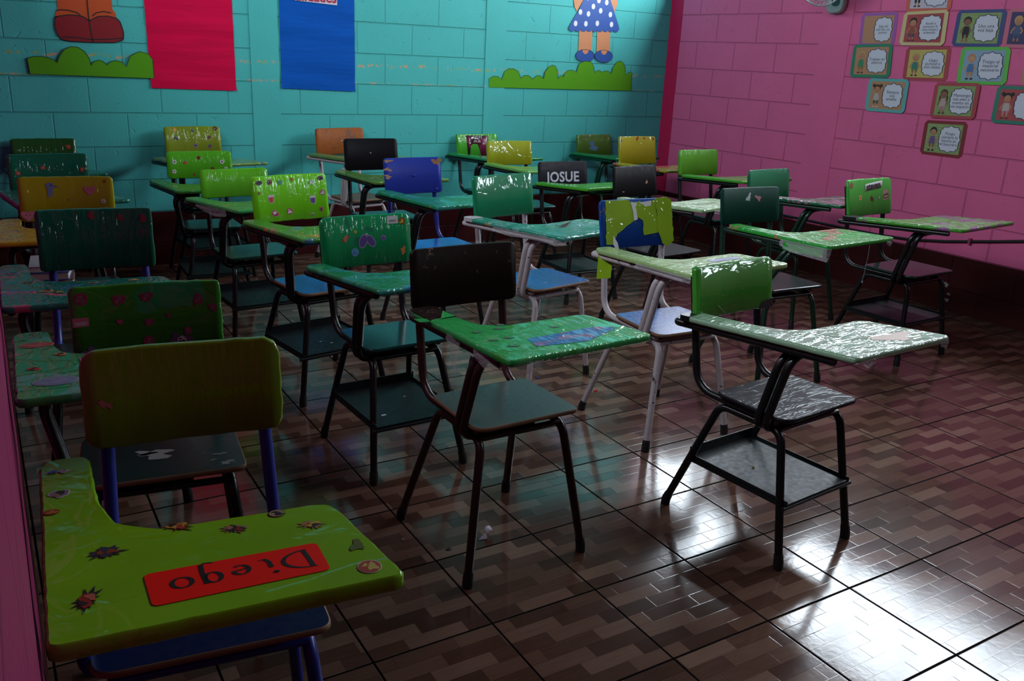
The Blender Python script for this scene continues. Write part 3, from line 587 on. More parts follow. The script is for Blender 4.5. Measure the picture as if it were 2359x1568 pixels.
def film_mat():
    n = NT('clear_film'); v = n.co(); n.setp(Base_Color=(.75, .72, .74, 1), Roughness=.12, Alpha=.30, Normal=n.bump(n.noise(v, 30, 3, 2), .8, .01)); n.p.inputs['Specular IOR Level'].default_value = .8
    return n.m
FILM = film_mat()

class Chair:
    def __init__(s, key, label, frame='black', upright=None, seat='teal', back=None, desk=None, tray=False, back_t=.016, desk_t=.018, br=.022, wrapb=True, frame2=None):
        d = dict(DIM[key]); z = d['sc']
        for k in NAMES[3:-1]:
            if k not in ('bt', 'ds', 'dr', 'fk'): d[k] *= z
        s.d = d; s.k = key; s.root = empty('desk_chair', (d['x'], d['y'], 0), d['th'])
        tag(s.root, label, 'desk chair', 'school desk chairs standing in rows')
        s.rnd = random.Random(sum(map(ord, key))*7)
        fm, um = FR[frame], FR[upright or frame]; r = .0122; s.r = r
        sh, sw, sd = d['sh'], d['sw'], d['sd']
        # seat
        mb = MB(); hw, hd = sw/2, sd/2
        pl = resample(round_poly([(-hw, -hd), (hw, -hd), (hw-.006, hd), (-hw+.006, hd)], [.045, .028, .03, .03], 6), .03)
        slab(mb, pl, lambda u, v, h: (u, v-.0*v, sh+h), .013, .003, 0, 1)
        s.seat = mb.build('seat', [SEAT[seat], EDGE if seat in ('worn', 'royal', 'blue', 'brown', 'grey', 'navy', 'darkblue') else SEAT[seat]], s.root)
        # backrest
        bw, bh, bz, by, bt = d['bw'], d['bh'], d['bz'], d['by'], d['bt']; cv = .010
        s.bfn = lambda u, v, h: (u, by+(v)*bt-h+cv*(1-(u/(bw/2))**2), bz+v)      # u,v measured from the centre of the board, h towards the sitter
        rr = [br]*4; jit = .0012 if wrapb else 0
        pl = resample(round_poly([(-bw/2, -bh/2), (bw/2, -bh/2), (bw/2, bh/2), (-bw/2, bh/2)], rr, 6), .02, jit, s.rnd)
        mb = MB(); n = len(pl)
        N = 14; g = [( -bw/2+bw*i/N) for i in range(N+1)]
        slab2(mb, pl, s.bfn, back_t, .004 if wrapb else .0025)
        s.back = mb.build('backrest', [back], s.root)
        yb = by+back_t+r+.35*cv
        # uprights: down behind the backrest, round the bend, forward under the seat
        ux = bw/2-.033; sx = sw/2-.028
        for q_ in (-1, 1):
            ztop = bz+bh/2-.035; ybot = by-.01-(bz-sh)*.02
            pts = [(q_*ux, yb+(ztop-bz)*bt, ztop), (q_*ux, yb-(bh/2)*bt, bz-bh/2), (q_*(ux+sx)/2, ybot, sh-.013-r), (q_*sx, -hd+.05, sh-.013-r)]
            tube('back_upright', pts, r, um, s.root, [0, .05, .085, 0])
        for q_ in (-1, 1):
            zt = sh-.013-3*r; xt = sw/2-.035
            t1 = [(q_*xt, 0.0, zt), (q_*xt, -hd+.035, zt), (q_*d['fx'], d['ff'], .0155)]
            t2 = [(q_*xt, 0.0, zt), (q_*xt, hd-.005, zt), (q_*d['fx'], d['fr'], .0155)]
            for nm, t in (('front_leg', t1), ('rear_leg', t2)):
                o = tube(nm, t, r, FR[frame2] if frame2 else fm, s.root, .05); foot = Vector(t[2]); dr_ = (Vector(t[1])-foot).normalized()
                mbf = MB(); sweep(mbf, [(foot.x, foot.y, 0), foot+dr_*.005, foot+dr_*.028], [.0150, .0152, .0140], 10); mbf.build('rubber_foot', RUB, o)
        # crossbars under the seat
        for yy in (-hd+.045, hd-.03): sweep(MB(), [(-xt, yy, zt), (xt, yy, zt)], .009, 8).build('crossbar', fm, s.root)
        # desktop
        s.desk_fn = s.D; aw = .078*z; dw, pd, al = d['dw'], d['pd'], d['al']; s.aw = aw; s.dt = desk_t
        pl = round_poly([(0, 0), (dw, 0), (dw-.035*z, pd), (aw+.075*z, pd+.004), (aw+.018*z, pd+.04*z), (aw, pd+.12*z), (aw-.004, al), (.012, al), (0, al-.03), (0, pd)],
                        [.018, .018, .04, .06, .05, .06, .022, .03, .02, 0], 6)
        pl = resample(pl, .016, .0009 if wrapb else .0, s.rnd); s.outline = pl
        mb = MB(); slab(mb, pl, s.D, desk_t, .0045 if wrapb else .003)
        s.desk = mb.build('desktop', [desk], s.root)
        # tube frame under the arm: a long loop that turns round behind the arm
        h0 = -desk_t-r
        P_ = lambda u, v: s.D(u, v, h0)
        pts = [P_(.022, .07), P_(.022, al-.02), P_(.022, al+.028), P_(.058, al+.028), P_(.058, al-.13)]
        tube('arm_tube', pts, r*.95, fm, s.root, [0, .0, .018, .018, 0])
        # the pair of C-shaped tubes that carry the desktop
        ys, yt = -.055*z, None
        for k in (0, 1):
            y0 = -.035-.028*k; vv = al*.41-.030*k; top = Vector(s.D(.038, vv, h0-1.6*r)); tin = Vector(s.D(.16, vv, h0-1.6*r))
            zz = sh-.013-3.2*r; pts = [(sw/2*.35, y0, zz), (-sw/2-.006, y0, zz), tuple(top), tuple(tin)]
            tube('desk_support', pts, r, fm, s.root, [0, .05, .06, 0], 12)
        for u, v in ((.04, al*.41-.015), (.13, al*.41-.015)):
            a = Vector(s.D(u, v, h0-.6*r)); MB().box(a.x-.02, a.x+.02, a.y-.03, a.y+.03, a.z-.002, a.z+r*1.4-.001).build('bracket_plate', fm, s.root)
        if tray: s.tray(fm)
    def D(s, u, v, h=0):
        d = s.d; v = v+d['fk']*u; c, q_ = math.cos(d['dr']), math.sin(d['dr'])
        return (d['dx']+c*u-q_*v, d['dy']+q_*u+c*v, d['dz']+d['ds']*(.25-v)+h)
    def B(s, u, v, h=0):
        """u,v in 0..1 over the face of the backrest"""
        return s.bfn((u-.5)*s.d['bw'], (v-.5)*s.d['bh'], h)
    def tray(s, fm):
        d = s.d; z0 = .19*d['sc']; w = d['fx']-.014; yf = d['ff']+.012; yr = d['fr']-.065
        mb = MB(); mb.box(-w, w, yf, yr, z0, z0+.003)
        for a in (-w, w-.003): mb.box(a, a+.003, yf, yr, z0-.014, z0+.012)
        mb.box(-w, w, yf, yf+.004, z0-.016, z0+.004); mb.box(-w, w, yr-.004, yr, z0, z0+.035)
        sweep(mb, [(-w-.012, yf+.004, z0-.010), (w+.012, yf+.004, z0-.010)], .007, 8)
        mb.build('book_tray', TRAYM, s.root)
    # ---- things stuck on or hanging from the boards
    def sticker(s, kind, u, v, size, cols, on='back', rot=0.0, name='sticker', lift=.0006, asp=1.0):
        """small printed sticker; size in metres"""
        if on == 'seat': cx, cy = (u-.5)*s.d['sw'], (v-.5)*s.d['sd']; fn = lambda a_, b_, h_: (a_, b_, s.d['sh']+h_-.0002)
        elif on == 'back': cx, cy = (u-.5)*s.d['bw'], (v-.5)*s.d['bh']; fn = s.bfn
        else: cx, cy = u*s.d['dw'], v*s.d['pd']; fn = s.D
        c, q_ = math.cos(rot), math.sin(rot)
        f = lambda a, b, h: fn(cx+(c*a-q_*b)*size, cy+(q_*a+c*b)*size, h+lift)
        ms = [plain('ink_%02d%02d%02d' % tuple(int(99*min(.99, x)) for x in cc), cc, .45) for cc in cols]; mb = MB(); rn = s.rnd
        while len(ms) < 4: ms.append(ms[-1])
        e = .0003
        if kind == 'disc':
            flat(mb, ell(0, 0, .5, .5*asp, 22), f, 0, e, 0); flat(mb, ell(0, 0, .46, .46*asp, 22), f, e, 2*e, 1); flat(mb, blob(rn.uniform(-.1, .1), -.1*asp, .22, rn, 12, .6, 1.3, asp), f, 2*e, 3*e, 2); flat(mb, blob(rn.uniform(-.15, .15), .2*asp, .10, rn, 8, .5, 1.5, asp), f, 2*e, 3*e, 3)
        elif kind == 'blob':
            b1 = blob(0, 0, .42, rn, 20, .28, 1, asp); flat(mb, b1, f, 0, e, 0)
            flat(mb, [(a*.86, b*.86) for a, b in b1], f, e, 2*e, 1); flat(mb, blob(.05, .08, .20, rn, 12, .3), f, 2*e, 3*e, 2); flat(mb, blob(-.12, -.12, .12, rn, 10, .3), f, 2*e, 3*e, 3)
        elif kind == 'warrior':      # spiky-haired running figure blot
            pts = []
            for i in range(26): w = 2*PI*i/26; r_ = (.50 if i % 2 else .27)*rn.uniform(.6, 1.05)*(1+.25*math.cos(2*w+1)); pts.append((r_*math.cos(w), r_*math.sin(w)*asp))
            flat(mb, pts, f, 0, e, 0); flat(mb, blob(.02, .0, .22, rn, 14, .5, 1.1, asp), f, e, 2*e, 1); flat(mb, blob(.12, -.1*asp, .13, rn, 10, .6), f, 2*e, 3*e, 2); flat(mb, blob(-.12, .08*asp, .10, rn, 8, .5), f, 2*e, 3*e, 3)
        elif kind == 'heart':
            pts = [(.42*math.sin(t)**3*1.1, .36*math.cos(t)-.14*math.cos(2*t)-.06*math.cos(3*t)) for t in [2*PI*i/28 for i in range(28)]]
            flat(mb, [(a*1.1, b*1.1) for a, b in pts], f, 0, e, 0); flat(mb, pts, f, e, 2*e, 1)
            for sx in (-1, 1): flat(mb, ell(sx*.14, .03, .035, .05, 8), f, 2*e, 3*e, 2)
        elif kind == 'rect':
            flat(mb, [(-.5, -.3*asp), (.5, -.3*asp), (.5, .3*asp), (-.5, .3*asp)], f, 0, e, 0); flat(mb, [(-.42, -.22*asp), (.42, -.22*asp), (.42, .10*asp), (-.42, .02*asp)], f, e, 2*e, 1)
            for k in range(3): flat(mb, [(-.3, -.14*asp+k*.05), (.3, -.14*asp+k*.05), (.3, -.12*asp+k*.05), (-.3, -.12*asp+k*.05)], f, 2*e, 3*e, 2)
        elif kind == 'cup':
            flat(mb, [(-.30, -.5), (.30, -.5), (.42, .22), (-.42, .22)], f, 0, e, 0); flat(mb, [(-.24, -.45), (.24, -.45), (.34, .16), (-.34, .16)], f, e, 2*e, 1)
            for k in range(4): flat(mb, ell(-.26+.17*k, .28+.05*(k % 2), .13, .13, 10), f, e, 2.2*e, 0)
            for k in (-1, 1): flat(mb, [(k*.12-.03, -.44), (k*.12+.03, -.44), (k*.16+.04, .14), (k*.16-.04, .14)], f, 2*e, 3*e, 2)
        elif kind == 'bird':
            flat(mb, ell(-.05, .22, .25, .25, 16), f, e, 2*e, 0); flat(mb, [(-.25, -.5), (.02, -.46), (.16, .12), (-.22, .2)], f, 0, e, 0); flat(mb, [(.15, .28), (.5, .16), (.16, .12)], f, 0, e, 1); flat(mb, ell(.02, .26, .05, .06, 8), f, 2*e, 3*e, 2)
        elif kind == 'flower':
            for k in range(5): w = 2*PI*k/5; flat(mb, ell(.25*math.cos(w), .25*math.sin(w), .2, .2, 10), f, 0, e+.0001*k, 0)
            flat(mb, ell(0, 0, .15, .15, 10), f, e+.0006, 2*e+.0006, 1)
        elif kind == 'cloth':        # two leaning purple shapes joined at the top
            flat(mb, ell(-.22, -.08, .26, .42, 16, -.35), f, 0, e, 0); flat(mb, ell(.26, -.10, .24, .40, 16, .6), f, 0, e*1.1, 0); flat(mb, ell(-.22, -.08, .21, .36, 16, -.35), f, e, 2*e, 1); flat(mb, ell(.26, -.1, .19, .34, 16, .6), f, e*1.1, 2*e, 1)
            ribbon(mb, [(-.05, .3), (.02, .34), (.08, .28)], .05, f, 2.4*e, 2)
        elif kind == 'tear':         # bare torn paper
            flat(mb, blob(0, 0, .45, rn, 16, .6, 1, asp), f, 0, e, 0)
        o = mb.build(name, ms, s.root); return o
    def screw(s, u, v, r=.004, h=.001):
        a = Vector(s.B(u, v, 0)); mb = MB(); sweep(mb, [a, a+Vector((0, -.0015, 0)), a+Vector((0, -.003, 0))], [r, r*.9, r*.4], 10); mb.build('screw', STEEL, s.root)
    def film_flap(s, pts, name='film_flap'):
        """loose clear film hanging under the desktop edge: pts = (u, v, drop)"""
        mb = MB(); n = len(pts); vs = []
        for k, (u, v, dp) in enumerate(pts):
            for j in range(4):
                t = j/3; a = Vector(s.D(u, v, -s.dt*.6-dp*t)); vs.append(a+Vector((s.rnd.uniform(-1, 1)*.004*t, s.rnd.uniform(-1, 1)*.006*t, 0)))
        mb.add(vs, [(i*4+j, (i+1)*4+j, (i+1)*4+j+1, i*4+j+1) for i in range(n-1) for j in range(3)], 0, False); return mb.build(name, FILM, s.root)
def slab2(mb, poly, fn, t, bev, n_cut=12):
    """like slab, but cut into strips along u so that it can bend smoothly"""
    us = [p[0] for p in poly]; u0, u1 = min(us), max(us); n = len(poly); ins = inset(poly, bev)
    rings = [(ins, 0.0), (poly, -bev), (poly, -t+bev), (ins, -t)]
    bm = bmesh.new(); L = [[bm.verts.new((u, v, h)) for u, v in pl] for pl, h in rings]
    for k in range(3):
        for i in range(n):
            j = (i+1) % n; bm.faces.new((L[k][i], L[k+1][i], L[k+1][j], L[k][j]))
    bm.faces.new(L[0]); bm.faces.new(L[3][::-1])
    for i in range(1, n_cut):
        bmesh.ops.bisect_plane(bm, geom=bm.verts[:]+bm.edges[:]+bm.faces[:], plane_co=(u0+(u1-u0)*i/n_cut, 0, 0), plane_no=(1, 0, 0), dist=1e-5)
    bm.verts.index_update(); b = len(mb.v)
    mb.v += [tuple(fn(*v.co)) for v in bm.verts]
    for f in bm.faces: mb.f.append([v.index+b for v in f.verts]); mb.m.append(0); mb.sm.append(True)
    bm.free()

# ---- papers and films of the boards
LIME, GRN, DGRN, EMER, OLIV = (.175, .46, .012), (.014, .30, .055), (.001, .10, .055), (.002, .24, .075), (.27, .30, .010)
BRT = (.13, .50, .012); MID = (.030, .235, .012)
WH, RED, PKK, PUR, BLU, DK, YEL, ORG, TAN = (.62, .58, .60), (.50, .02, .02), (.50, .12, .20), (.09, .04, .20), (.05, .14, .45), (.02, .015, .02), (.55, .42, .04), (.60, .16, .02), (.34, .17, .08)
PB = [((.03, .12, .34), 6, .60), ((.40, .07, .10), 7, .64), ((.45, .26, .07), 11, .66)]
def C(key, label, **k): return Chair(key, label, **k)
ch = {}
# first row from the left, far to near
ch['C1a'] = C('C1a', 'desk chair with a dull dark green back, farthest back in the leftmost row', frame='black', seat='teal', back=wrap('b_1a', (.012, .075, .012), seed=1, wr=.6), desk=wrap('d_1a', DGRN, seed=2, wr=.8))
ch['C1a'].sticker('blob', .875, .72, .03, [RED, (.3, .05, .04), TAN])
ch['C1b'] = C('C1b', 'dark green film-wrapped desk chair second from the teal wall in the leftmost row', frame='black', seat='teal', back=wrap('b_1b', DGRN, seed=3, wr=.7), desk=wrap('d_1b', (.01, .16, .11), PB[1:], seed=4), back_t=.02)
for u, v in ((.43, .63), (.91, .56), (.12, .5)): ch['C1b'].sticker('blob', u, v, .025, [(.2, .07, .06), RED, TAN])
ch['C1c'] = C('C1c', 'mustard yellow desk chair with a blue bird and a pink heart on its back', frame='black', seat='darkblue', back=wrap('b_1c', (.34, .30, .003), seed=5, wr=.6, var=.15), desk=wrap('d_1c', (.50, .33, .01), [((.05, .12, .3), 10, .66), ((.35, .05, .1), 9, .68)], seed=6), back_t=.018)
c = ch['C1c']; c.sticker('bird', .34, .72, .058, [(.16, .20, .42), (.08, .10, .30), DK]); c.sticker('heart', .742, .69, .046, [PKK, (.52, .16, .22), (.25, .05, .08)]); c.sticker('disc', .908, .889, .012, [(.25, .06, .02), DK, ORG])
c.sticker('flower', .878, .44, .022, [WH, (.2, .3, .25), WH]); c.sticker('disc', .522, .485, .012, [ORG, TAN, ORG]); c.sticker('heart', .08, .15, .05, [PKK, (.52, .16, .22), DK])
ch['C1d'] = C('C1d', 'large dark green back loosely wrapped in clear film, third nearest in the left row', frame='black', upright='blue', seat='darkblue', back=wrap('b_1d', DGRN, seed=7, wr=1.0, rough=.5, cr=.08), desk=wrap('d_1d', (.006, .16, .12), [((.03, .12, .25), 5, .56), ((.42, .06, .12), 7, .60), ((.45, .28, .10), 12, .68)], seed=8), back_t=.026, br=.015)
c = ch['C1d']
for u, v, s_ in ((.473, .9, .028), (.719, .85, .024), (.92, .83, .028), (.909, .605, .012)): c.sticker('blob', u, v, s_, [(.26, .05, .08), (.30, .03, .06), (.2, .06, .06)])
for u, v in ((.16, 1.06), (.30, .5), (.5, .86), (.73, .85), (.24, .6), (.62, .5), (.85, .6), (.08, 1.6)): c.sticker('blob', u, v, c.rnd.uniform(.03, .05), [(.35, .25, .1), c.rnd.choice([ORG, DK, PKK, BLU]), c.rnd.choice([DK, YEL]), TAN], on='desk', asp=.7)
ch['C1e'] = C('C1e', 'mid green desk chair scattered with small pink stickers, second nearest on the left', frame='black', seat='darkblue', back=wrap('b_1e', (.028, .20, .010), [((.02, .24, .08), 4, .56)], seed=9, wr=.9, cr=.1, stretch=(2, 9, 9), rot=0), desk=wrap('d_1e', (.035, .26, .07), [((.38, .07, .08), 6, .58), ((.09, .30, .22), 5, .52), ((.05, .32, .01), 9, .6)], seed=10), back_t=.02, br=.016)
c = ch['C1e']; PK2 = [(.26, .07, .11), (.24, .02, .05), (.20, .07, .12), (.26, .12, .14)]
for k_, u, v, s_ in (('disc', .079, .84, .032), ('blob', .315, .79, .034), ('blob', .496, .81, .032), ('blob', .842, .73, .03), ('blob', .94, .6, .024), ('disc', .634, .515, .012), ('disc', .757, .264, .02), ('disc', .487, .15, .026), ('blob', .501, .43, .024)): c.sticker(k_, u, v, s_, PK2)
c.sticker('rect', .064, .505, .036, [PKK, (.5, .25, .32), WH]); c.sticker('heart', .312, .468, .018, [DK, (.35, .05, .12), WH]); c.sticker('tear', .70, .13, .05, [(.09, .05, .12)], asp=.8); c.sticker('disc', .71, .12, .024, [WH, (.45, .36, .42), DK]); c.sticker('tear', .11, .06, .045, [(.12, .09, .2)], asp=.6)
c.sticker('disc', .108, 1.47, .07, [(.45, .2, .16), (.36, .05, .04), (.40, .12, .1)], on='desk', asp=.7); c.sticker('disc', .16, .36, .085, [(.28, .28, .36), (.16, .20, .30), (.2, .2, .36)], on='desk', asp=.7); c.sticker('rect', .34, .84, .06, [PKK, (.45, .12, .2), (.5, .3, .3)], on='desk'); c.sticker('tear', .87, .93, .08, [(.46, .12, .03)], on='desk', asp=.5)
for u, v in ((.2, 1.1), (.08, .75), (.5, .8), (.66, .85), (.3, .5)): c.sticker('blob', u, v, .03, [TAN, c.rnd.choice([RED, PUR, ORG]), DK], on='desk')
ch['C1f'] = C('C1f', 'nearest left desk chair, lime desktop with a red name strip reading Diego', frame='blue', upright='blue', seat='navy', back=wrap('b_1f', (.140, .225, .002), seed=11, wr=.55, var=.15, cr=.09), desk=wrap('d_1f', (.20, .48, .003), seed=12, wr=.8, var=.25, cr=.07, stretch=(3, 3, 3)), back_t=.022, desk_t=.026, br=.034)
c = ch['C1f']
c.sticker('tear', .105, .47, .028, [(.42, .12, .15)], rot=-.8, asp=.4)
WR = [(.30, .18, .12), (.015, .022, .035), (.20, .03, .015), (.35, .16, .07)]
c.sticker('warrior', .059, 2.03, .055, [WH, (.03, .05, .10), (.3, .3, .4), BLU], on='desk', asp=.35, rot=.1); c.sticker('blob', .063, 1.685, .034, [WH, (.20, .2, .24), DK, TAN], on='desk'); c.sticker('disc', .033, 1.44, .024, [DK, (.36, .03, .01), (.4, .2, .02)], on='desk', asp=.8)
c.sticker('warrior', .40, 1.0, .050, [(.12, .05, .02), (.45, .26, .03), (.35, .04, .02), DK], on='desk', rot=-.2, asp=.8); c.sticker('warrior', .57, .85, .048, WR, on='desk', asp=.9); c.sticker('disc', .722, .95, .026, [DK, (.30, .22, .12), DK], on='desk', asp=.9); c.sticker('warrior', .81, .74, .040, [(.3, .2, .1), (.55, .35, .03), DK, (.3, .1, .03)], on='desk')
c.sticker('warrior', .178, .83, .052, [(.03, .03, .05), (.03, .04, .06), (.22, .05, .01), (.22, .05, .01)], on='desk', rot=.6); c.sticker('warrior', .11, .36, .056, [DK, (.30, .02, .01), (.42, .12, .06), DK], on='desk', rot=1.4, asp=.8)
c.sticker('tear', .909, .40, .026, [(.10, .13, .02)], on='desk'); c.sticker('disc', .905, .15, .034, [WH, (.36, .06, .03), (.5, .4, .1)], on='desk', rot=.5)
# the red strip with the name written in marker; it is read from the seat
q0 = [(.269, .51), (.793, .514), (.791, .2), (.275, .179)]; dw_, pd_ = c.d['dw'], c.d['pd']
qq = [(a*dw_, b*pd_) for a, b in q0]; mb = MB(); flat(mb, round_poly([qq[0], qq[3], qq[2], qq[1]], .010, 4), c.D, .0004, .0010)
strip = mb.build('name_strip', plain('strip_red', (.85, .010, .003), .6, 0, 0, .15), c.root)
def nf(a, b, h):       # a,b in 0..1 over the strip, as seen by the sitter
    x = 1-a; y = 1-b
    p = [qq[3][i]*(1-x)*(1-y)+qq[2][i]*x*(1-y)+qq[0][i]*(1-x)*y+qq[1][i]*x*y for i in (0, 1)]; return c.D(p[0], p[1], h)
INK = plain('marker_black', (.008, .006, .008), .5); mb = MB()
def arc(cx, cy, rx, ry, a0, a1, n=16): return [(cx+rx*math.cos(a0+(a1-a0)*k/n), cy+ry*math.sin(a0+(a1-a0)*k/n)) for k in range(n+1)]
AS = 3.2; wn_ = .028
def pen(pts): ribbon(mb, pts, wn_, lambda u, v, h: nf(u, .5+(v-.5)*1.0, h), .0014)
for st in ([(.085, .78), (.090, .5), (.10, .2)], [(.06, .78)]+arc(.085, .48, .155, .30, PI/2, -PI/2)+[(.10, .18)],
           [(.315, .55), (.318, .35), (.34, .24), (.37, .27)], arc(.30, .72, .006, .03, 0, 6.28, 8),
           [(.44, .42), (.52, .45)]+arc(.485, .44, .045, .15, .1, 5.4), arc(.645, .50, .045, .16, 0, 6.28), [(.69, .66), (.695, .3), (.69, .05), (.665, -.04+.04), (.62, .03)], arc(.815, .48, .055, .16, 0, 6.28)): pen(st)
mb.build('lettering', INK, strip)
c.film_flap([(dw_*.995, .0, .03), (dw_*.995, .02, .034), (dw_*.99, .04, .02)])
# second row
ch['C2a'] = C('C2a', 'olive desk chair with orange and dark stickers, by the wall below the magenta banner', frame='black', seat='teal', tray=True, back=wrap('b_2a', (.20, .26, .012), seed=13, wr=.9, cr=.08), desk=wrap('d_2a', (.16, .30, .06), PB[:1], seed=14))
for k_, u, v, s_, cc in (('disc', .19, .9, .024, [ORG, ORG, YEL]), ('blob', .5, .86, .02, [(.1, .2, .2), DK, BLU]), ('disc', .907, .93, .026, [TAN, DK, TAN]), ('warrior', .196, .62, .034, [DK, PUR, DK]), ('blob', .785, .63, .03, [DK, TAN, DK]), ('blob', .534, .364, .028, [RED, BLU, DK]), ('blob', .783, .339, .028, [DK, (.2, .1, .2), DK])): ch['C2a'].sticker(k_, u, v, s_, cc)
ch['C2b'] = C('C2b', 'bright green desk chair with white and grey stickers at each side of its back', frame='black', seat='dgreen', tray=True, back=wrap('b_2b', (.085, .42, .012), seed=15, wr=.5), desk=wrap('d_2b', (.05, .32, .04), PB[2:], seed=16))
for k_, u, v, s_, cc in (('flower', .114, .62, .028, [WH, DK]), ('flower', .10, .27, .026, [WH, DK]), ('disc', .276, .58, .02, [TAN, RED, TAN]), ('disc', .488, .76, .02, [DK, RED, DK]), ('flower', .846, .6, .028, [WH, DK]), ('disc', .688, .35, .018, [(.2, .05, .02), DK, RED]), ('disc', .398, .137, .014, [DK, RED, DK]), ('flower', .9, .36, .02, [WH, DK])): ch['C2b'].sticker(k_, u, v, s_, cc)
ch['C2c'] = C('C2c', 'plain bright green desk chair with a creased back, between the two stickered green ones', frame='black', seat='dgreen', tray=True, back=wrap('b_2c', (.115, .46, .014), seed=17, wr=.5, cr=.12), desk=wrap('d_2c', (.05, .36, .09), PB[1:], seed=18))
ch['C2c'].film_flap([(.0, .1, .03), (.0, .2, .04), (.0, .3, .03), (.0, .4, .02)])
ch['C2d'] = C('C2d', 'vivid lime desk chair with popcorn stickers and a white letter M on its back', frame='black', seat='blue', tray=True, back=wrap('b_2d', (.17, .62, .004), seed=19, wr=1.3, cr=.03, var=.2), desk=wrap('d_2d', (.05, .28, .03), [((.50, .22, .05), 9, .58), ((.06, .16, .32), 7, .60), ((.45, .12, .14), 12, .64)], seed=20), back_t=.02)
c = ch['C2d']
c.sticker('disc', .096, .87, .032, [WH, DK, DK], asp=.6); c.sticker('disc', .236, .87, .024, [(.25, .15, .06), TAN, DK]); c.sticker('heart', .376, .85, .026, [(.1, .25, .2), (.08, .35, .2), TAN]); c.sticker('disc', .536, .9, .014, [ORG, TAN, ORG]); c.sticker('disc', .918, .9, .028, [(.25, .2, .2), (.2, .15, .15), DK], asp=.7)
mb = MB(); ribbon(mb, [(.775+.048*a_, .765+.105*b_) for a_, b_ in ((0, 0), (.06, 1), (.12, 1), (.5, .35), (.88, 1), (.94, 1), (1, 0))], .014, lambda u, v, h: c.B(u, v, h), .0034); mb.build('letter_sticker', plain('sticker_white', (.7, .7, .7), .5), c.root)
c.sticker('cup', .235, .515, .036, [WH, (.6, .01, .01), (.62, .1, .08)]); c.sticker('cup', .791, .44, .036, [WH, PUR, (.2, .1, .4)]); c.sticker('flower', .081, .65, .016, [(.3, .1, .04), DK]); c.sticker('disc', .93, .58, .026, [(.45, .3, .3), TAN, WH]); c.sticker('blob', .27, .19, .036, [(.4, .25, .3), RED, WH, DK], rot=1.2); c.sticker('disc', .467, .21, .028, [(.3, .1, .1), (.35, .08, .08), WH]); c.sticker('cup', .77, .1, .018, [(.3, .4, .3), GRN, RED]); c.sticker('disc', .893, .21, .022, [(.3, .2, .08), TAN, DK])
ch['C2e'] = C('C2e', 'green crinkle-wrapped desk chair with a purple sticker at the middle of its back', frame='black', seat='teal', tray=True, back=wrap('b_2e', EMER, [((.01, .12, .07), 5, .62)], seed=21, wr=.7, cr=.06), desk=wrap('d_2e', (.010, .24, .085), [((.03, .30, .24), 5, .54), ((.02, .14, .34), 6, .62), ((.35, .05, .06), 9, .70)], seed=22, wr=1.2), back_t=.02, br=.03)
c = ch['C2e']; c.sticker('cloth', .5, .52, .062, [(.25, .2, .35), PUR, WH]); c.sticker('blob', .266, .567, .042, [(.3, .08, .05), (.36, .05, .02), TAN], rot=.6, asp=.4); c.sticker('flower', .38, .69, .014, [YEL, (.1, .4, .05)]); c.sticker('disc', .69, .53, .02, [(.3, .25, .45), (.2, .16, .35), PUR]); c.sticker('disc', .361, .286, .03, [BLU, (.08, .25, .3), BLU]); c.sticker('blob', .905, .25, .036, [(.35, .2, .08), TAN, ORG], rot=1.3, asp=.5); c.sticker('rect', .80, .885, .042, [(.6, .58, .6), (.55, .54, .56), DK], asp=1.1); c.sticker('disc', .904, .85, .026, [(.35, .2, .02), (.2, .04, .01), YEL])
ch['A'] = C('A', 'dark brown bare-backed desk chair with a green wrapped desktop, in the front centre', frame='brown', seat='grey', back=paint('b_a', (.014, .007, .006), .38, (.16, .09, .06), .70), desk=wrap('d_a', (.030, .38, .085), [((.09, .42, .13), 6, .6), ((.02, .28, .02), 5, .58)], seed=23, wr=1.0, cr=.08), wrapb=False)
c = ch['A']
dw_, pd_ = c.d['dw'], c.d['pd']; mb = MB(); flat(mb, [(.267*dw_, .24*pd_), (.58*dw_, .14*pd_), (.90*dw_, .38*pd_), (.80*dw_, .52*pd_), (.3*dw_, .50*pd_)], c.D, .0003, .0008); mb.build('blue_strip', wrap('blue_strip_a', (.03, .14, .42), [((.30, .12, .28), 12, .55), ((.35, .3, .2), 14, .66)], seed=24), c.root)
for u, v in ((.27, .94), (.16, .36), (.58, .72), (.12, .94), (.32, 1.05), (.22, .62), (.12, .62)): c.sticker('warrior', u, v, .035, [(.03, .16, .12), (.06, .10, .12), (.03, .3, .08), TAN], on='desk', asp=.8)
# bare end of the arm with torn green paper
mb = MB(); al_ = c.d['al']; flat(mb, [(-.001, al_-.13), (c.aw*.55, al_-.115), (c.aw, al_-.13), (c.aw, al_-.01), (c.aw*.8, al_+.002), (.012, al_+.002), (-.001, al_-.01)], c.D, -.001, .0014)
bare = mb.build('bare_arm_end', paint('arm_brown', (.022, .009, .008), .35), c.root)
sc_ = MB()
for x_, y_, w_ in ((.2, .02, .012), (.42, .03, .010), (.6, .025, .012), (.3, .045, .014), (.5, .048, .012)):
    ribbon(sc_, [(c.aw*x_, al_-y_-.02), (c.aw*x_+w_*.5, al_-y_-.012), (c.aw*x_+w_, al_-y_-.02)], .0012, c.D, .0018)
sc_.build('scratches', plain('scratch_pale', (.25, .2, .18), .6), bare)
mb = MB(); mb.add([c.D(-.002, al_-.11, .001), c.D(-.035, al_-.10, .002), c.D(-.026, al_-.118, -.004), c.D(-.004, al_-.14, .001)], [(0, 1, 2, 3)]); mb2 = MB(); mb2.add([c.D(c.aw*.4, al_-.13, .002), c.D(c.aw*.7, al_-.095, .012), c.D(c.aw*.95, al_-.13, .003)], [(0, 1, 2)])
tf = mb2.build('torn_paper', c.desk.data.materials[0], c.root); m_ = tf.modifiers.new('t', 'SOLIDIFY'); m_.thickness = .0006
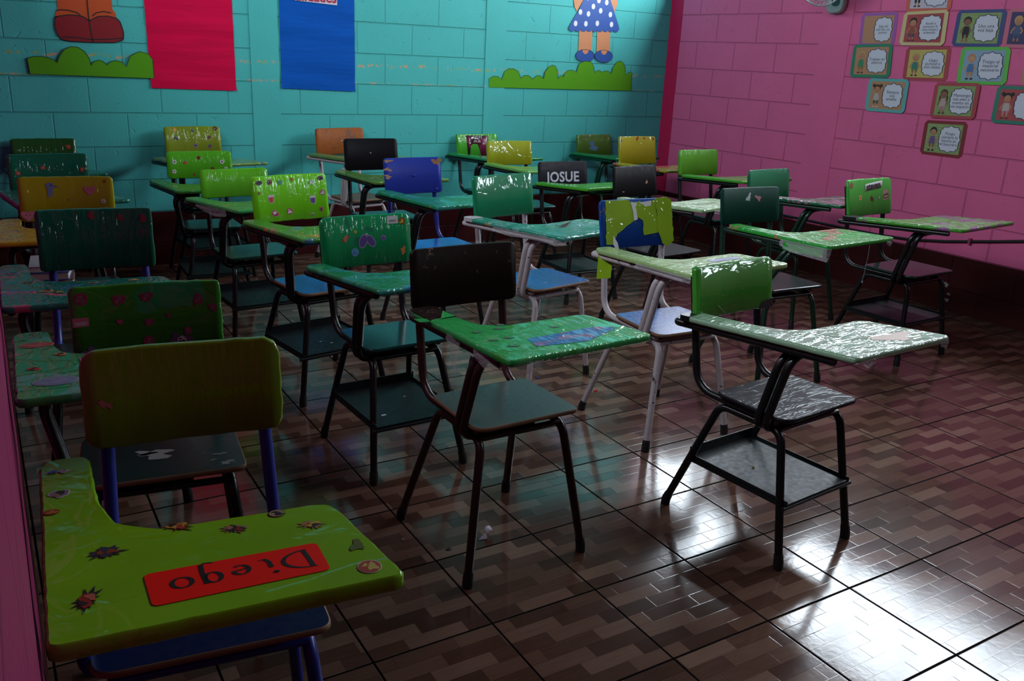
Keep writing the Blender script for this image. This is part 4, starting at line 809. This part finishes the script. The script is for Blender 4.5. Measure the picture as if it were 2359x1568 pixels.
tf = mb.build('torn_paper', c.desk.data.materials[0], c.root); m_ = tf.modifiers.new('t', 'SOLIDIFY'); m_.thickness = .0006
c.film_flap([(.0, .16, .03), (.01, .10, .055), (.03, .04, .05), (.06, .0, .03), (.10, -.001, .01)]); c.film_flap([(.0, .30, .02), (.0, .27, .10), (.004, .255, .12), (.004, .24, .03)])
# third row
ch['C3a'] = C('C3a', 'orange-brown desk chair with a white frame against the teal wall', frame='white', seat='brown', back=paint('b_3a', (.33, .095, .022), .45, (.20, .08, .04), .60), desk=wrap('d_3a', (.12, .26, .06), PB, seed=25), wrapb=False)
ch['C3a'].screw(.536, .5, .006)
ch['C3b'] = C('C3b', 'plain black-backed desk chair in front of the orange-brown one', frame='black', seat='teal', tray=True, back=paint('b_3b', (.007, .006, .008), .4), desk=wrap('d_3b', (.10, .25, .035), [((.35, .30, .25), 12, .62), ((.03, .13, .05), 7, .6)], seed=26), wrapb=False)
ch['C3b'].screw(.492, .54, .005)
ch['C3c'] = C('C3c', 'chipped royal blue desk chair with a glossy blue seat', frame='black', upright='blue', seat='royal', back=paint('b_3c', (.022, .040, .30), .3), desk=wrap('d_3c', (.008, .22, .09), [((.03, .30, .24), 6, .54), ((.4, .2, .1), 12, .66)], seed=27, wr=1.3, cr=.05), wrapb=False)
c = ch['C3c']
for u, v, r_, a_ in ((.07, .93, .045, .4), (.05, .70, .05, .35), (.05, .50, .045, .45), (.93, .88, .05, .8)): c.sticker('tear', u, v, r_, [(.28, .12, .05)], name='bare_chip', lift=.0002, asp=a_)
for u, v in ((.511, .5), (.902, .093)):
    a = Vector(c.B(u, v, 0)); mb = MB(); sweep(mb, [a+Vector((0, .001, 0)), a+Vector((0, -.003, 0)), a+Vector((0, -.006, 0))], [.010, .007, .003], 12); mb.build('painted_bolt', c.back.data.materials[0], c.root)
ch['C3d'] = C('C3d', 'white-framed desk chair with a shiny emerald back and scuffed blue seat', frame='white', seat='worn', back=wrap('b_3d', (.004, .21, .085), seed=28, wr=.8, cr=.05, stretch=(5, 1, 2), rot=.15), desk=wrap('d_3d', (.012, .26, .17), [((.08, .30, .26), 6, .55), ((.4, .26, .1), 12, .68)], seed=29, wr=1.1, cr=.04, stretch=(3, 22, 3), rot=.3), back_t=.018)
mb = MB(); c = ch['C3d']; a_ = c.d['al']; flat(mb, [(-.001, a_-.05), (c.aw*.8, a_-.05), (c.aw*.8, a_-.01), (c.aw*.5, a_+.012), (.012, a_+.012), (-.001, a_)], c.D, -.014, .0012); mb.build('bare_arm_end', FR['white'], c.root)
c.film_flap([(.0, .40, .02), (.0, .3, .03), (.0, .15, .02), (.0, .05, .03), (.01, .0, .02)])
# fourth row
ch['C4a'] = C('C4a', 'desk chair by the second pillar, green back with a torn dark pink notice', frame='black', seat='teal', back=wrap('b_4a', (.05, .36, .02), seed=30, wr=.5), desk=wrap('d_4a', (.012, .26, .06), seed=31), back_t=.02)
c = ch['C4a']; s_ = MB(); f = lambda u, v, h: c.B(u, v, h)
slab2(s_, [(.24, .95), (.78, .93), (.75, .02), (.60, .02), (.56, .38), (.52, .58), (.40, .60), (.34, .50), (.32, .10), (.27, .12)], lambda u, v, h: c.B(u, v, h+.0016), .0010, .0004, 8); s_ = s_.build('torn_notice', wrap('notice', (.16, .012, .05), [((.02, .02, .02), 6, .55)], seed=32, wr=.3), c.root)
text_polys('lettering', '-1oj o|\n.m.ık', .2, lambda u, v, h: c.B(.5+u*.5, .8+v, h), .0026, plain('sticker_white', (.7, .7, .7), .5), s_, 0, 0, line=.9)
ch['C4b'] = C('C4b', 'yellow-olive desk chair with a heavily crinkled shiny back', frame='black', seat='teal', back=wrap('b_4b', (.33, .36, .012), seed=33, wr=2.4, cr=.03, stretch=(3, 3, 3)), desk=wrap('d_4b', (.13, .40, .06), [((.35, .4, .15), 8, .6)], seed=34, wr=1.4), back_t=.02)
ch['C4c'] = C('C4c', 'black desk chair with JOSUE painted in white on its back', frame='black', seat='teal', tray=True, back=paint('b_4c', (.020, .018, .024), .5), desk=wrap('d_4c', (.06, .38, .02), seed=35, wr=1.3, cr=.05), wrapb=False)
c = ch['C4c']; text_polys('painted_name', 'JOSUE', .083, c.bfn, .0012, paint('paint_white', (.52, .54, .60), .6), c.root, 0, -.012*c.d['sc'], bold=.0022, space=1.04)
ch['C4d'] = C('C4d', 'scraped black-backed desk chair with a pale chip and a shining yellow-green desktop', frame='black', seat='black', back=paint('b_4d', (.008, .007, .008), .5, (.30, .15, .10), .72), desk=wrap('d_4d', (.16, .36, .02), seed=36, wr=2.8, cr=.06, film=.3, stretch=(3, 24, 4), rot=.15, cw=1), wrapb=False)
c = ch['C4d']; c.sticker('tear', .77, .46, .026, [(.36, .18, .10)], name='bare_chip', rot=1.2, asp=.5); c.sticker('tear', .21, .2, .016, [(.30, .15, .12)], name='bare_chip', asp=.4)
c.film_flap([(.1, -.001, .015), (.2, -.001, .03), (.3, -.001, .02), (.4, -.001, .03)])
ch['C4e'] = C('C4e', 'blue desk chair with ripped lime paper taped on its back and a rust-spotted white frame', frame='white', seat='worn', back=paint('b_4e', (.008, .050, .24), .4, (.18, .10, .07), .66), desk=wrap('d_4e', (.22, .40, .015), seed=37, wr=3.2, cr=.05, film=.22, stretch=(3, 24, 4), rot=.2, cw=1), wrapb=False)
c = ch['C4e']; limew = wrap('lime_scrap', (.24, .40, .008), seed=38, wr=1.6, cr=.05, stretch=(3, 3, 3))
f = lambda u, v, h: c.B(u, v, h)
for k_, pl in enumerate(([(.07, 1.0), (.40, 1.0), (.44, .90), (.47, .72), (.55, .62), (.44, .52), (.22, .30), (.16, .08), (.06, .10)],
           [(.44, .93), (.56, .95), (.66, .90), (.78, 1.0), (.80, .28), (.60, .24), (.60, .55), (.50, .66)], [(.78, 1.015), (.93, 1.03), (.985, .98), (1.01, .10), (.93, -.01), (.86, .04), (.80, .3)])):
    mb = MB(); flat(mb, resample(pl, .08, .008, c.rnd), f, .0006+.0006*k_, .0022+.0012*k_); mb.build('lime_scrap', limew, c.root)
for pl in ([(.43, .95), (.52, .93), (.505, .8), (.52, .58), (.47, .56), (.46, .75)], [(.55, .93), (.72, .96), (.71, .86), (.64, .84), (.60, .87)], [(.16, .28), (.22, .12), (.24, -.04), (.20, -.04), (.155, .1)]):
    mb = MB(); flat(mb, pl, f, .0026, .0036); mb.build('white_tear', plain('torn_white', (.62, .62, .60), .7), c.root)
mb = MB(); mb.add([c.D(.012, c.d['al']-.02, -.02), c.D(.060, c.d['al']-.05, -.02), c.D(.015, c.d['al']-.10, -.10), c.D(-.030, c.d['al']-.07, -.105)], [(0, 1, 2, 3)]); hs = mb.build('hanging_tape', limew, c.root); m_ = hs.modifiers.new('t', 'SOLIDIFY'); m_.thickness = .0008
c.film_flap([(.0, .30, .015), (.0, .2, .02), (.0, .1, .022), (.0, .02, .02)])
c.sticker('rect', .64, .70, .15, [(.10, .09, .30), (.14, .12, .34), (.3, .25, .4)], on='desk', asp=.35)
# worn silver patches on a dark seat, nail holes in the brown chair seat
c = ch['C1e']
for u, v, z_, a_ in ((.47, .45, .085, .55), (.40, .50, .05, .5), (.85, .30, .03, .4), (.88, .12, .03, .7), (.80, .2, .016, .4)): c.sticker('tear', u, v, z_, [(.26, .25, .24)], on='seat', name='bare_patch', lift=.0004, asp=a_)
c = ch['A']
for u, v in ((.52, .52), (.70, .25), (.72, .9), (.2, .93)): c.sticker('tear', u, v, .007, [(.004, .004, .004)], on='seat', name='nail_hole', lift=.0002)
for k_ in range(9):
    u, v = c.rnd.uniform(.1, .95), c.rnd.uniform(.45, .95); mb = MB(); ribbon(mb, [(u, v), (u+c.rnd.uniform(-.03, .03), v-.02), (u+c.rnd.uniform(-.02, .05), v-.05)], .006, lambda a_, b_, h: c.B(a_, b_, h), .0004); mb.build('scratch', plain('scratch_dim', (.14, .12, .11), .6), c.root)
# front right chair
ch['B'] = C('B', 'nearest right desk chair with a film-wrapped green back, silvery desktop and black book tray', frame='black', seat='black', tray=True, back=wrap('b_b', (.055, .30, .028), seed=39, wr=.8, cr=.06, stretch=(1.5, 5, 5), rot=.3), desk=wrap('d_b', (.045, .24, .02), seed=40, wr=1.3, cr=.06, film=.34, stretch=(5, 14, 3), rot=.6, cw=1), back_t=.022, br=.016)
c = ch['B']; dw_, pd_ = c.d['dw'], c.d['pd']
c.sticker('tear', .66, .31, .15, [(.34, .15, .07)], on='desk', asp=.45, rot=.3)
mb = MB(); flat(mb, [(.82, .0), (.99, .02), (1.0, .20), (.86, .14)], lambda u, v, h: c.B(u, v, h), .0006, .0020); mb.build('bare_corner', plain('corner_dark', (.02, .012, .014), .4), c.root)
a_ = c.d['al']; mb = MB(); flat(mb, [(-.001, a_-.04), (c.aw*.5, a_-.035), (c.aw*.5, a_+.004), (.012, a_+.006), (-.002, a_-.01)], c.D, -.016, .001); mb.build('bare_arm_end', FR['black'], c.root)
c.film_flap([(.02, -.001, .012), (.05, -.001, .022), (.08, -.001, .01)]); c.film_flap([(dw_-.05, -.001, .012), (dw_-.01, -.001, .028), (dw_, .012, .03), (dw_-.004, .03, .012)])
ribb = MB(); sweep(ribb, [c.B(.28, .22, .004), c.B(.33, .12, .006), c.B(.37, .05, .004)], .0007, 5); ribb.build('film_crease', plain('crease_pale', (.5, .55, .5), .3), c.root)
# fifth row
ch['C5a'] = C('C5a', 'olive green desk chair with a green desktop in the teal wall corner', frame='bottle', seat='teal', back=wrap('b_5a', (.055, .16, .012), seed=41, wr=.5), desk=wrap('d_5a', (.006, .20, .05), seed=42))
c = ch['C5a']; c.sticker('tear', .48, .45, .07, [(.06, .17, .30)], asp=1.2, rot=1.4); c.sticker('disc', .25, .93, .014, [RED, RED, ORG]); c.sticker('disc', .85, .93, .014, [RED, RED, ORG])
ch['C5b'] = C('C5b', 'yellow-backed desk chair with four small marks along its top edge, near the pink corner', frame='black', seat='teal', back=wrap('b_5b', (.38, .34, .010), seed=43, wr=.8, cr=.08, stretch=(2, 2, 2)), desk=wrap('d_5b', (.32, .34, .02), [((.45, .05, .06), 6, .54), ((.02, .2, .06), 5, .6)], seed=44))
c = ch['C5b']; c.sticker('blob', .065, .86, .026, [WH, (.04, .2, .35), BLU], asp=.6, rot=.6); c.sticker('tear', .51, .92, .022, [RED], asp=1.4); c.sticker('heart', .70, .93, .018, [RED, RED, RED]); c.sticker('disc', .93, .91, .02, [ORG, (.2, .05, .02), ORG])
ch['C5c'] = C('C5c', 'smooth apple green desk chair just in front of the pink wall corner', frame='black', seat='teal', back=wrap('b_5c', (.10, .36, .018), seed=45, wr=.5, cr=.15), desk=wrap('d_5c', (.06, .34, .02), seed=46, wr=.8, cr=.05), back_t=.02)
ch['C5d'] = C('C5d', 'plain bluish-green desk chair in bottle green, close to the pink wall', frame='green', seat='dgreen', back=wrap('b_5d', (.004, .16, .065), seed=47, wr=.3, cr=.2), desk=wrap('d_5d', (.01, .12, .05), [((.3, .12, .2), 4, .48)], seed=48, wr=1.0, cr=.05), wrapb=False)
ch['C5e'] = C('C5e', 'dark green bare-backed desk chair with a torn white and a torn pink scrap', frame='green', seat='dgreen', back=paint('b_5e', (.006, .050, .032), .42), desk=wrap('d_5e', (.02, .34, .035), [((.42, .16, .10), 5, .58)], seed=49, wr=1.2, cr=.04), wrapb=False, back_t=.012)
c = ch['C5e']; c.sticker('tear', .479, .72, .034, [(.45, .52, .52)], name='torn_scrap', asp=.9, rot=1.3); c.sticker('tear', .645, .70, .034, [(.50, .20, .24)], name='torn_scrap', asp=.8)
c.sticker('rect', .68, .93, .12, [(.42, .10, .05), (.40, .12, .06), (.5, .3, .1)], on='desk', asp=.3)
mb = MB(); flat(mb, [(-.003, .02), (-.003, .22), (.004, .22), (.004, .02)], c.D, -.052, -.020); mb.build('loose_paper', c.desk.data.materials[0], c.root)
c.film_flap([(.0, .24, .03), (-.006, .18, .045), (-.006, .08, .05), (-.004, .0, .055), (.02, -.003, .04)]); c.film_flap([(c.d['dw']-.06, -.001, .01), (c.d['dw']-.03, -.001, .028), (c.d['dw'], .01, .02)])
ch['C5f'] = C('C5f', 'light green desk chair with a white paper slip reading steven, beside the pink wall', frame='black', seat='dgreen', tray=True, back=wrap('b_5f', (.055, .40, .045), seed=50, wr=.7, cr=.08), desk=wrap('d_5f', (.055, .30, .025), [((.22, .06, .22), 4, .52)], seed=51, wr=1.1, cr=.07), back_t=.018)
c = ch['C5f']; f = lambda u, v, h: c.B(u, v, h); s_ = MB(); slab2(s_, [(.40, .66), (.78, .74), (.80, .94), (.41, .85)], lambda u, v, h: c.B(u, v, h+.0018), .0008, .0004, 8); s_ = s_.build('name_slip', plain('paper_slip', (.56, .54, .58), .6), c.root)
text_polys('lettering', 'steven', .052, lambda u, v, h: c.bfn(u, v, h), .0023, INK, s_, (.595-.5)*c.d['bw'], (.795-.5)*c.d['bh'], bold=.0014, angle=.10, width=.86)
c.sticker('disc', .08, .85, .032, [(.4, .3, .2), (.3, .12, .08), TAN]); c.sticker('flower', .291, .5, .034, [(.5, .4, .1), (.4, .03, .02)]); c.sticker('warrior', .561, .45, .038, [(.12, .03, .03), (.2, .02, .02), DK], asp=1.2); c.sticker('blob', .724, .46, .022, [(.3, .4, .35), DK, WH]); c.sticker('rect', .87, .54, .045, [(.4, .25, .2), (.12, .05, .10), YEL], asp=1.9, rot=.1)
a_ = c.d['al']; mb = MB(); flat(mb, [(-.001, a_-.075), (c.aw*.9, a_-.07), (c.aw*.9, a_-.01), (c.aw*.5, a_+.004), (.012, a_+.004), (-.001, a_-.01)], c.D, -.016, .001); mb.build('bare_arm_end', FR['black'], c.root)

# ------------------------------------------------------------------ loose bits
c = ch['C3d']; R3 = Matrix.Translation(c.root.location) @ Matrix.Rotation(c.d['th'], 4, 'Z')
mb = MB(); vs = []
for i in range(7):
    for j in range(3):
        u = .135+.018*i; v = .155+.014*j-.006*abs(i-3)*(j-1); vs.append(R3 @ Vector(c.D(u, v, .003+.0022*(abs(i-2.2)**1.6)+.001*j)))
mb.add(vs, [(i*3+j, (i+1)*3+j, (i+1)*3+j+1, i*3+j+1) for i in range(6) for j in range(2)], 0, True)
lf = mb.build('curled_paper', plain('brown_scrap', (.035, .02, .018), .6)); m_ = lf.modifiers.new('t', 'SOLIDIFY'); m_.thickness = .0007; tag(lf, 'dark curled scrap of paper lying on the emerald desktop', 'paper scrap')
def bit(name, x, y, r_, col, label, cat, hh=.012, seed=1):
    rn = random.Random(seed); mb = MB(); vs = []
    n = 9; ring = [(x+r_*math.cos(2*PI*i/n)*rn.uniform(.6, 1.1), y+r_*.7*math.sin(2*PI*i/n)*rn.uniform(.6, 1.1)) for i in range(n)]
    vs = [(a, b, .0004) for a, b in ring]+[(x+(a-x)*.8, y+(b-y)*.8, hh*rn.uniform(.5, 1.1)) for a, b in ring]+[(x, y, hh*1.1)]
    fs = [(i, (i+1) % n, n+(i+1) % n, n+i) for i in range(n)]+[(n+i, n+(i+1) % n, 2*n) for i in range(n)]+[tuple(range(n-1, -1, -1))]
    mb.add(vs, fs); o = mb.build(name, plain(name+'_%d' % seed, col, .6)); tag(o, label, cat); return o
# crumpled white receipt on the floor between two legs of the dark brown chair
mb = MB(); vs = []
for i in range(9):
    t = i/8*4.6; rr = .013-.0006*i
    for j in (0, 1): vs.append((1.165+rr*math.cos(t)+.004*j, -3.831+.010*j+(j-.5)*.016, .0165+rr*math.sin(t)+.001*j))
mb.add(vs, [(2*i, 2*i+1, 2*i+3, 2*i+2) for i in range(8)], 0, True)
mb.add([(1.156, -3.838, .001), (1.130, -3.834, .002), (1.142, -3.826, .006), (1.162, -3.822, .012)], [(0, 1, 2, 3)])
rc = mb.build('crumpled_paper', plain('receipt_white', (.60, .56, .66), .7)); m_ = rc.modifiers.new('t', 'SOLIDIFY'); m_.thickness = .0006; m_.offset = 0; tag(rc, 'small crumpled white paper on the floor by the dark brown chair', 'paper scrap')
bit('candy_wrapper', 2.175, -2.979, .011, (.55, .01, .01), 'tiny red wrapper on the floor beside the white-framed blue seat chair', 'wrapper', .008, 3)
bit('floor_crumb', 2.027, -2.733, .008, (.03, .08, .35), 'tiny blue speck of litter on the floor near the emerald-backed chair', 'litter', .006, 4)
bit('floor_crumb', 1.029, -3.839, .012, (.012, .008, .006), 'dark dried crumb on the floor left of the crumpled white paper', 'litter', .003, 5)
bit('floor_crumb', .93, -3.73, .006, (.3, .25, .16), 'pale crumb on the floor near the dark brown chair rear foot', 'litter', .003, 6)
c = ch['B']; R3 = Matrix.Translation(c.root.location) @ Matrix.Rotation(c.d['th'], 4, 'Z'); p = R3 @ Vector((-.04, .05, 0))
o = bit('tray_crumb', 0, 0, .007, (.42, .30, .15), 'small tan crumb lying in the black book tray of the front right chair', 'litter', .006, 8); o.location = (p.x, p.y, .19*c.d['sc']+.003)
def on_tray(key, pts, lab):
    c = ch[key]; R3 = Matrix.Translation(c.root.location) @ Matrix.Rotation(c.d['th'], 4, 'Z')
    for k_, (u, v, s_, col) in enumerate(pts):
        mb = MB(); z0 = .19*c.d['sc']+.0032; flat(mb, [(-s_, -s_*.6), (s_, -s_*.5), (s_*.9, s_*.6), (-s_*.8, s_*.5)], lambda a, b, h: tuple(R3 @ Vector((u+a, v+b, z0+h))), 0, .0006)
        o = mb.build('paper_bit', plain('bit_%s%d' % (key, k_), col, .6)); tag(o, lab[k_], 'litter')
on_tray('C2e', [(-.09, -.10, .009, (.6, .6, .65)), (.05, .02, .005, (.5, .5, .55)), (-.11, -.04, .004, (.5, .03, .02))], ['white paper bit near the front of the tray under the purple-sticker chair', 'smaller white paper speck deeper in the tray under the purple-sticker chair', 'red paper speck in the tray under the purple-sticker chair'])
on_tray('C2d', [(-.03, -.02, .005, (.6, .6, .65)), (.0, -.06, .006, (.6, .6, .65))], ['white speck in the tray below the blue seat, the farther of two', 'white speck in the tray below the blue seat, the nearer of two'])
c = ch['C5e']; R3 = Matrix.Translation(c.root.location) @ Matrix.Rotation(c.d['th'], 4, 'Z')
a = R3 @ Vector(c.D(c.d['dw']*.62, .002, -.019)); mb = MB(); sweep(mb, [a, a+Vector((-.002, -.002, -.05)), a+Vector((-.008, -.003, -.11)), a+Vector((-.012, -.003, -.155))], .0009, 5); sweep(mb, [a+Vector((-.012, -.003, -.153)), a+Vector((-.0125, -.003, -.159)), a+Vector((-.012, -.003, -.164))], [.002, .004, .001], 6)
o = mb.build('hanging_string', plain('string_pale', (.40, .45, .52), .5)); tag(o, 'thin pale string hanging from the front edge of the green desktop with the pink patch', 'string')
# chips of bare plaster low on the pink wall
for k_, (y_, z_, s_) in enumerate([(-2.354, .125, .016), (-2.36, .10, .012), (-2.726, .158, .014), (-2.752, .104, .009), (-2.747, .065, .012)]):
    mb = MB(); flat(mb, blob(y_, z_, s_, random.Random(k_), 12, .5), lambda u, v, h: (-h, u, v), .0, .0006); o = right_wall(mb.build('trim_%d' % (10+k_), plain('bare_plaster', (.30, .28, .28), .8))); tag(o, kind='structure')

# small stack of books on the seat of the mustard chair
c = ch['C1c']; z_ = c.d['sh']+.0005; R3 = c.d['th']
for k_, (col, hh, dx_, lab) in enumerate([((.02, .03, .10), .030, 0, 'dark navy book at the bottom of the stack on the mustard chair seat'), ((.12, .03, .03), .026, .004, 'dark red book second from the bottom of the stack on the mustard chair'),
                                     ((.03, .05, .22), .030, -.004, 'blue book just under the top one on the mustard chair seat'), ((.40, .38, .45), .022, .006, 'pale grey book on top of the stack on the mustard chair seat')]):
    mb = MB(); slab(mb, round_poly([(-.075, -.10), (.075, -.10), (.075, .10), (-.075, .10)], .003, 2), lambda u, v, h: (u, v, hh+h), .003, .0008); slab(mb, round_poly([(-.075, -.10), (.075, -.10), (.075, .10), (-.075, .10)], .003, 2), lambda u, v, h: (u, v, .003+h), .003, .0008)
    mb.box(-.075, -.072, -.0995, .0995, .001, hh-.001)
    o = mb.build('book', plain('book_%d' % k_, col, .5)); pg = MB().box(-.0715, .072, -.097, .097, .0032, hh-.0032).build('pages', plain('book_pages', (.5, .47, .42), .8), o)
    o.location = (.165+dx_, -2.13+dx_, z_); o.rotation_euler = (0, 0, R3+dx_*8); z_ += hh+.0003; tag(o, lab, 'book', 'books stacked on the mustard chair seat')
